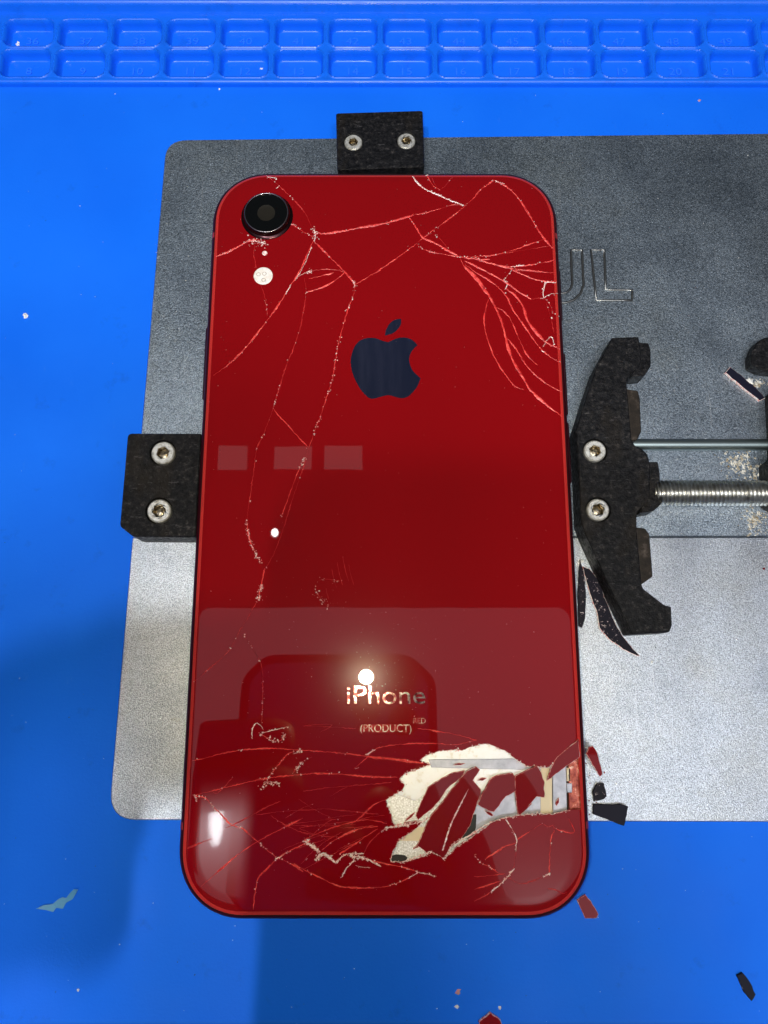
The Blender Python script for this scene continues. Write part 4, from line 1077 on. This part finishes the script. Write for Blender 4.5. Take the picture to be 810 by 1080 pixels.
# ---------------------------------------------------------------- the phone taking the picture, seen only as a reflection
fwd = ROT @ Vector((0, 0, -1)); camx = ROT @ Vector((1, 0, 0)); camy = ROT @ Vector((0, 1, 0))
def lift(u, v, off=-3.0):
    """point on the photographing phone's back (a plane through the camera, just behind it) reflected at u, v"""
    g_ = P(u, v, ZG); d = g_ - CAM; d2 = Vector((d.x, d.y, -d.z))
    q0 = CAM + fwd * off; t = (q0 - g_).dot(fwd) / d2.dot(fwd)
    return g_ + d2 * t
def local(q_): r = q_ - (CAM + fwd * -3.0); return (r.dot(camx), r.dot(camy))
hp = thing('held_smartphone', 'dark smartphone above with its flash on, seen only as a reflection in red glass', 'smartphone', CAM)
ol = [local(lift(255, 714)), local(lift(280, 690)), local(lift(432, 690)), local(lift(460, 716))]
wd = ol[3][0] - ol[0][0]; ol = ol + [(ol[3][0], ol[3][1] - wd * 1.95), (ol[0][0], ol[3][1] - wd * 1.95)]
def held(name, poly, o0, o1, mm_, parent):
    V, F = prism(poly, o0, o1, 0)     # local z runs along the view direction
    c0 = CAM + fwd * -3.0
    return obj(name, [c0 + camx * v.x + camy * v.y + fwd * v.z for v in V], F, M[mm_], parent)
ol = ccw(ol); ol = rounded(ol, 4, 4)
held('case', ol, -9, -0.6, 'case', hp); held('case_back', inset(ol, 3.4), -8, -0.2, 'case_back', hp)
for u, v in ((424, 717), (387, 746), (425, 760)):
    c_ = local(lift(u, v)); held('camera_lens', circle(c_, 5.6, 24), -1, 0.6, 'case_lens', hp)

# the hands that hold it
def hand(side, e0, y0, turn=0.0, out=0.0, drop=0.0):
    """side -1 = left edge, 1 = right edge; local x, y in the phone's plane, n positive towards the bench"""
    J = []; E_ = []; R = []
    ct_, st_ = math.cos(math.radians(turn)), math.sin(math.radians(turn))
    def put(x, y, n_): return (e0 + side * (x * ct_ - y * st_), y0 + x * st_ + y * ct_, n_)
    def j(x, y, n_, r, par=None):
        J.append(put(x, y, n_)); R.append(r)
        if par is not None: E_.append((par, len(J) - 1))
        return len(J) - 1
    w_ = j(60 + out, -38 + drop * 0.5, -18, 24); p0 = j(44 + out, -22 + drop * 0.2, -12, 24, w_); p1 = j(28 + out, -10, -6, 20, p0)
    for y, l_, r, curl in ((9, 24, 8.2, 0), (-8, 28, 8.4, 0), (-25, 26, 8.0, 1), (-40, 19, 7.2, 1)):
        k_ = j(13 + out, y, -2, r + 1.2, p1)
        if curl and out: m_ = j(12 + out, y + 1, 12, r, k_); m_ = j(20 + out, y + 1, 19, r * 0.92, m_); j(28 + out, y, 16, r * 0.8, m_)
        else: m_ = j(4, y + 1, 6, r, k_); m_ = j(-l_ * 0.5, y + 2, 9.5, r * 0.92, m_); j(-l_, y + 2, 9.0, r * 0.8, m_)
    t0 = j(30 + out, 4, -19, 13, p0); t1 = j(8, 6, -22, 9.5, t0); j(-16, 10, -19, 8.5, t1)
    f0 = j(102 + out, -84 + drop, -28, 25, w_); j(142 + out, -122 + drop, -34, 27, f0)
    c0 = CAM + fwd * -3.0
    me = bpy.data.meshes.new('hand'); me.from_pydata([tuple((camx * a + camy * b + fwd * c_) * MM) for a, b, c_ in J], E_, [])
    ob = bpy.data.objects.new('hand', me); COL.objects.link(ob)
    sk = ob.modifiers.new('skin', 'SKIN'); sk.use_smooth_shade = True
    for i, v_ in enumerate(me.skin_vertices[0].data): v_.radius = (R[i] * MM, R[i] * MM * (0.72 if i < 3 else 1.0)); v_.use_root = (i == 0)
    sb = ob.modifiers.new('sub', 'SUBSURF'); sb.levels = 2; sb.render_levels = 2
    dg = bpy.context.evaluated_depsgraph_get(); nm = bpy.data.meshes.new_from_object(ob.evaluated_get(dg))
    ob.modifiers.clear(); ob.data = nm; bpy.data.meshes.remove(me)
    nm.materials.clear(); nm.materials.append(M['skin_tone'])
    for p_ in nm.polygons: p_.use_smooth = True
    ob.parent = per
    ps = [put(x + out, y, n_) for x, y, n_ in ((88, -68 + drop * 0.85, -25), (96, -77 + drop * 0.95, -27), (142, -122 + drop, -34), (222, -190 + drop, -44), (300, -270 + drop, -50))]
    W3 = [c0 + camx * a + camy * b + fwd * c_ for a, b, c_ in ps]
    V = []; F = []
    for i, q_ in enumerate(W3):
        d = (W3[min(i + 1, 4)] - W3[max(i - 1, 0)]).normalized(); s_ = d.cross(fwd).normalized(); u_ = d.cross(s_)
        r = (31, 33, 37, 44, 50)[i]
        V += [q_ + (s_ * math.cos(2 * math.pi * k_ / 28) + u_ * math.sin(2 * math.pi * k_ / 28)) * r * (1 + 0.04 * math.sin(5 * k_ + 3 * i)) for k_ in range(28)]
    for i in range(4):
        for k_ in range(28): F.append([i * 28 + k_, i * 28 + (k_ + 1) % 28, (i + 1) * 28 + (k_ + 1) % 28, (i + 1) * 28 + k_])
    obj('sleeve', V, F, M['sleeve'], per, smooth=True)
M['skin_tone'] = mat('skin', (0.30, 0.16, 0.10), 0.55); M['sleeve'] = mat('dark_sleeve', (0.02, 0.02, 0.025), 0.85)
per = thing('person', 'hands in dark sleeves holding the raised phone, seen only as a dark reflection', 'person', CAM + fwd * -3.0)
xs_ = [p_[0] for p_ in ol]
hand(-1, min(xs_), local(lift(255, 813))[1], 0.0, 16.0, -30.0)
hand(1, max(xs_) - 4, local(lift(460, 890))[1], -52.0)
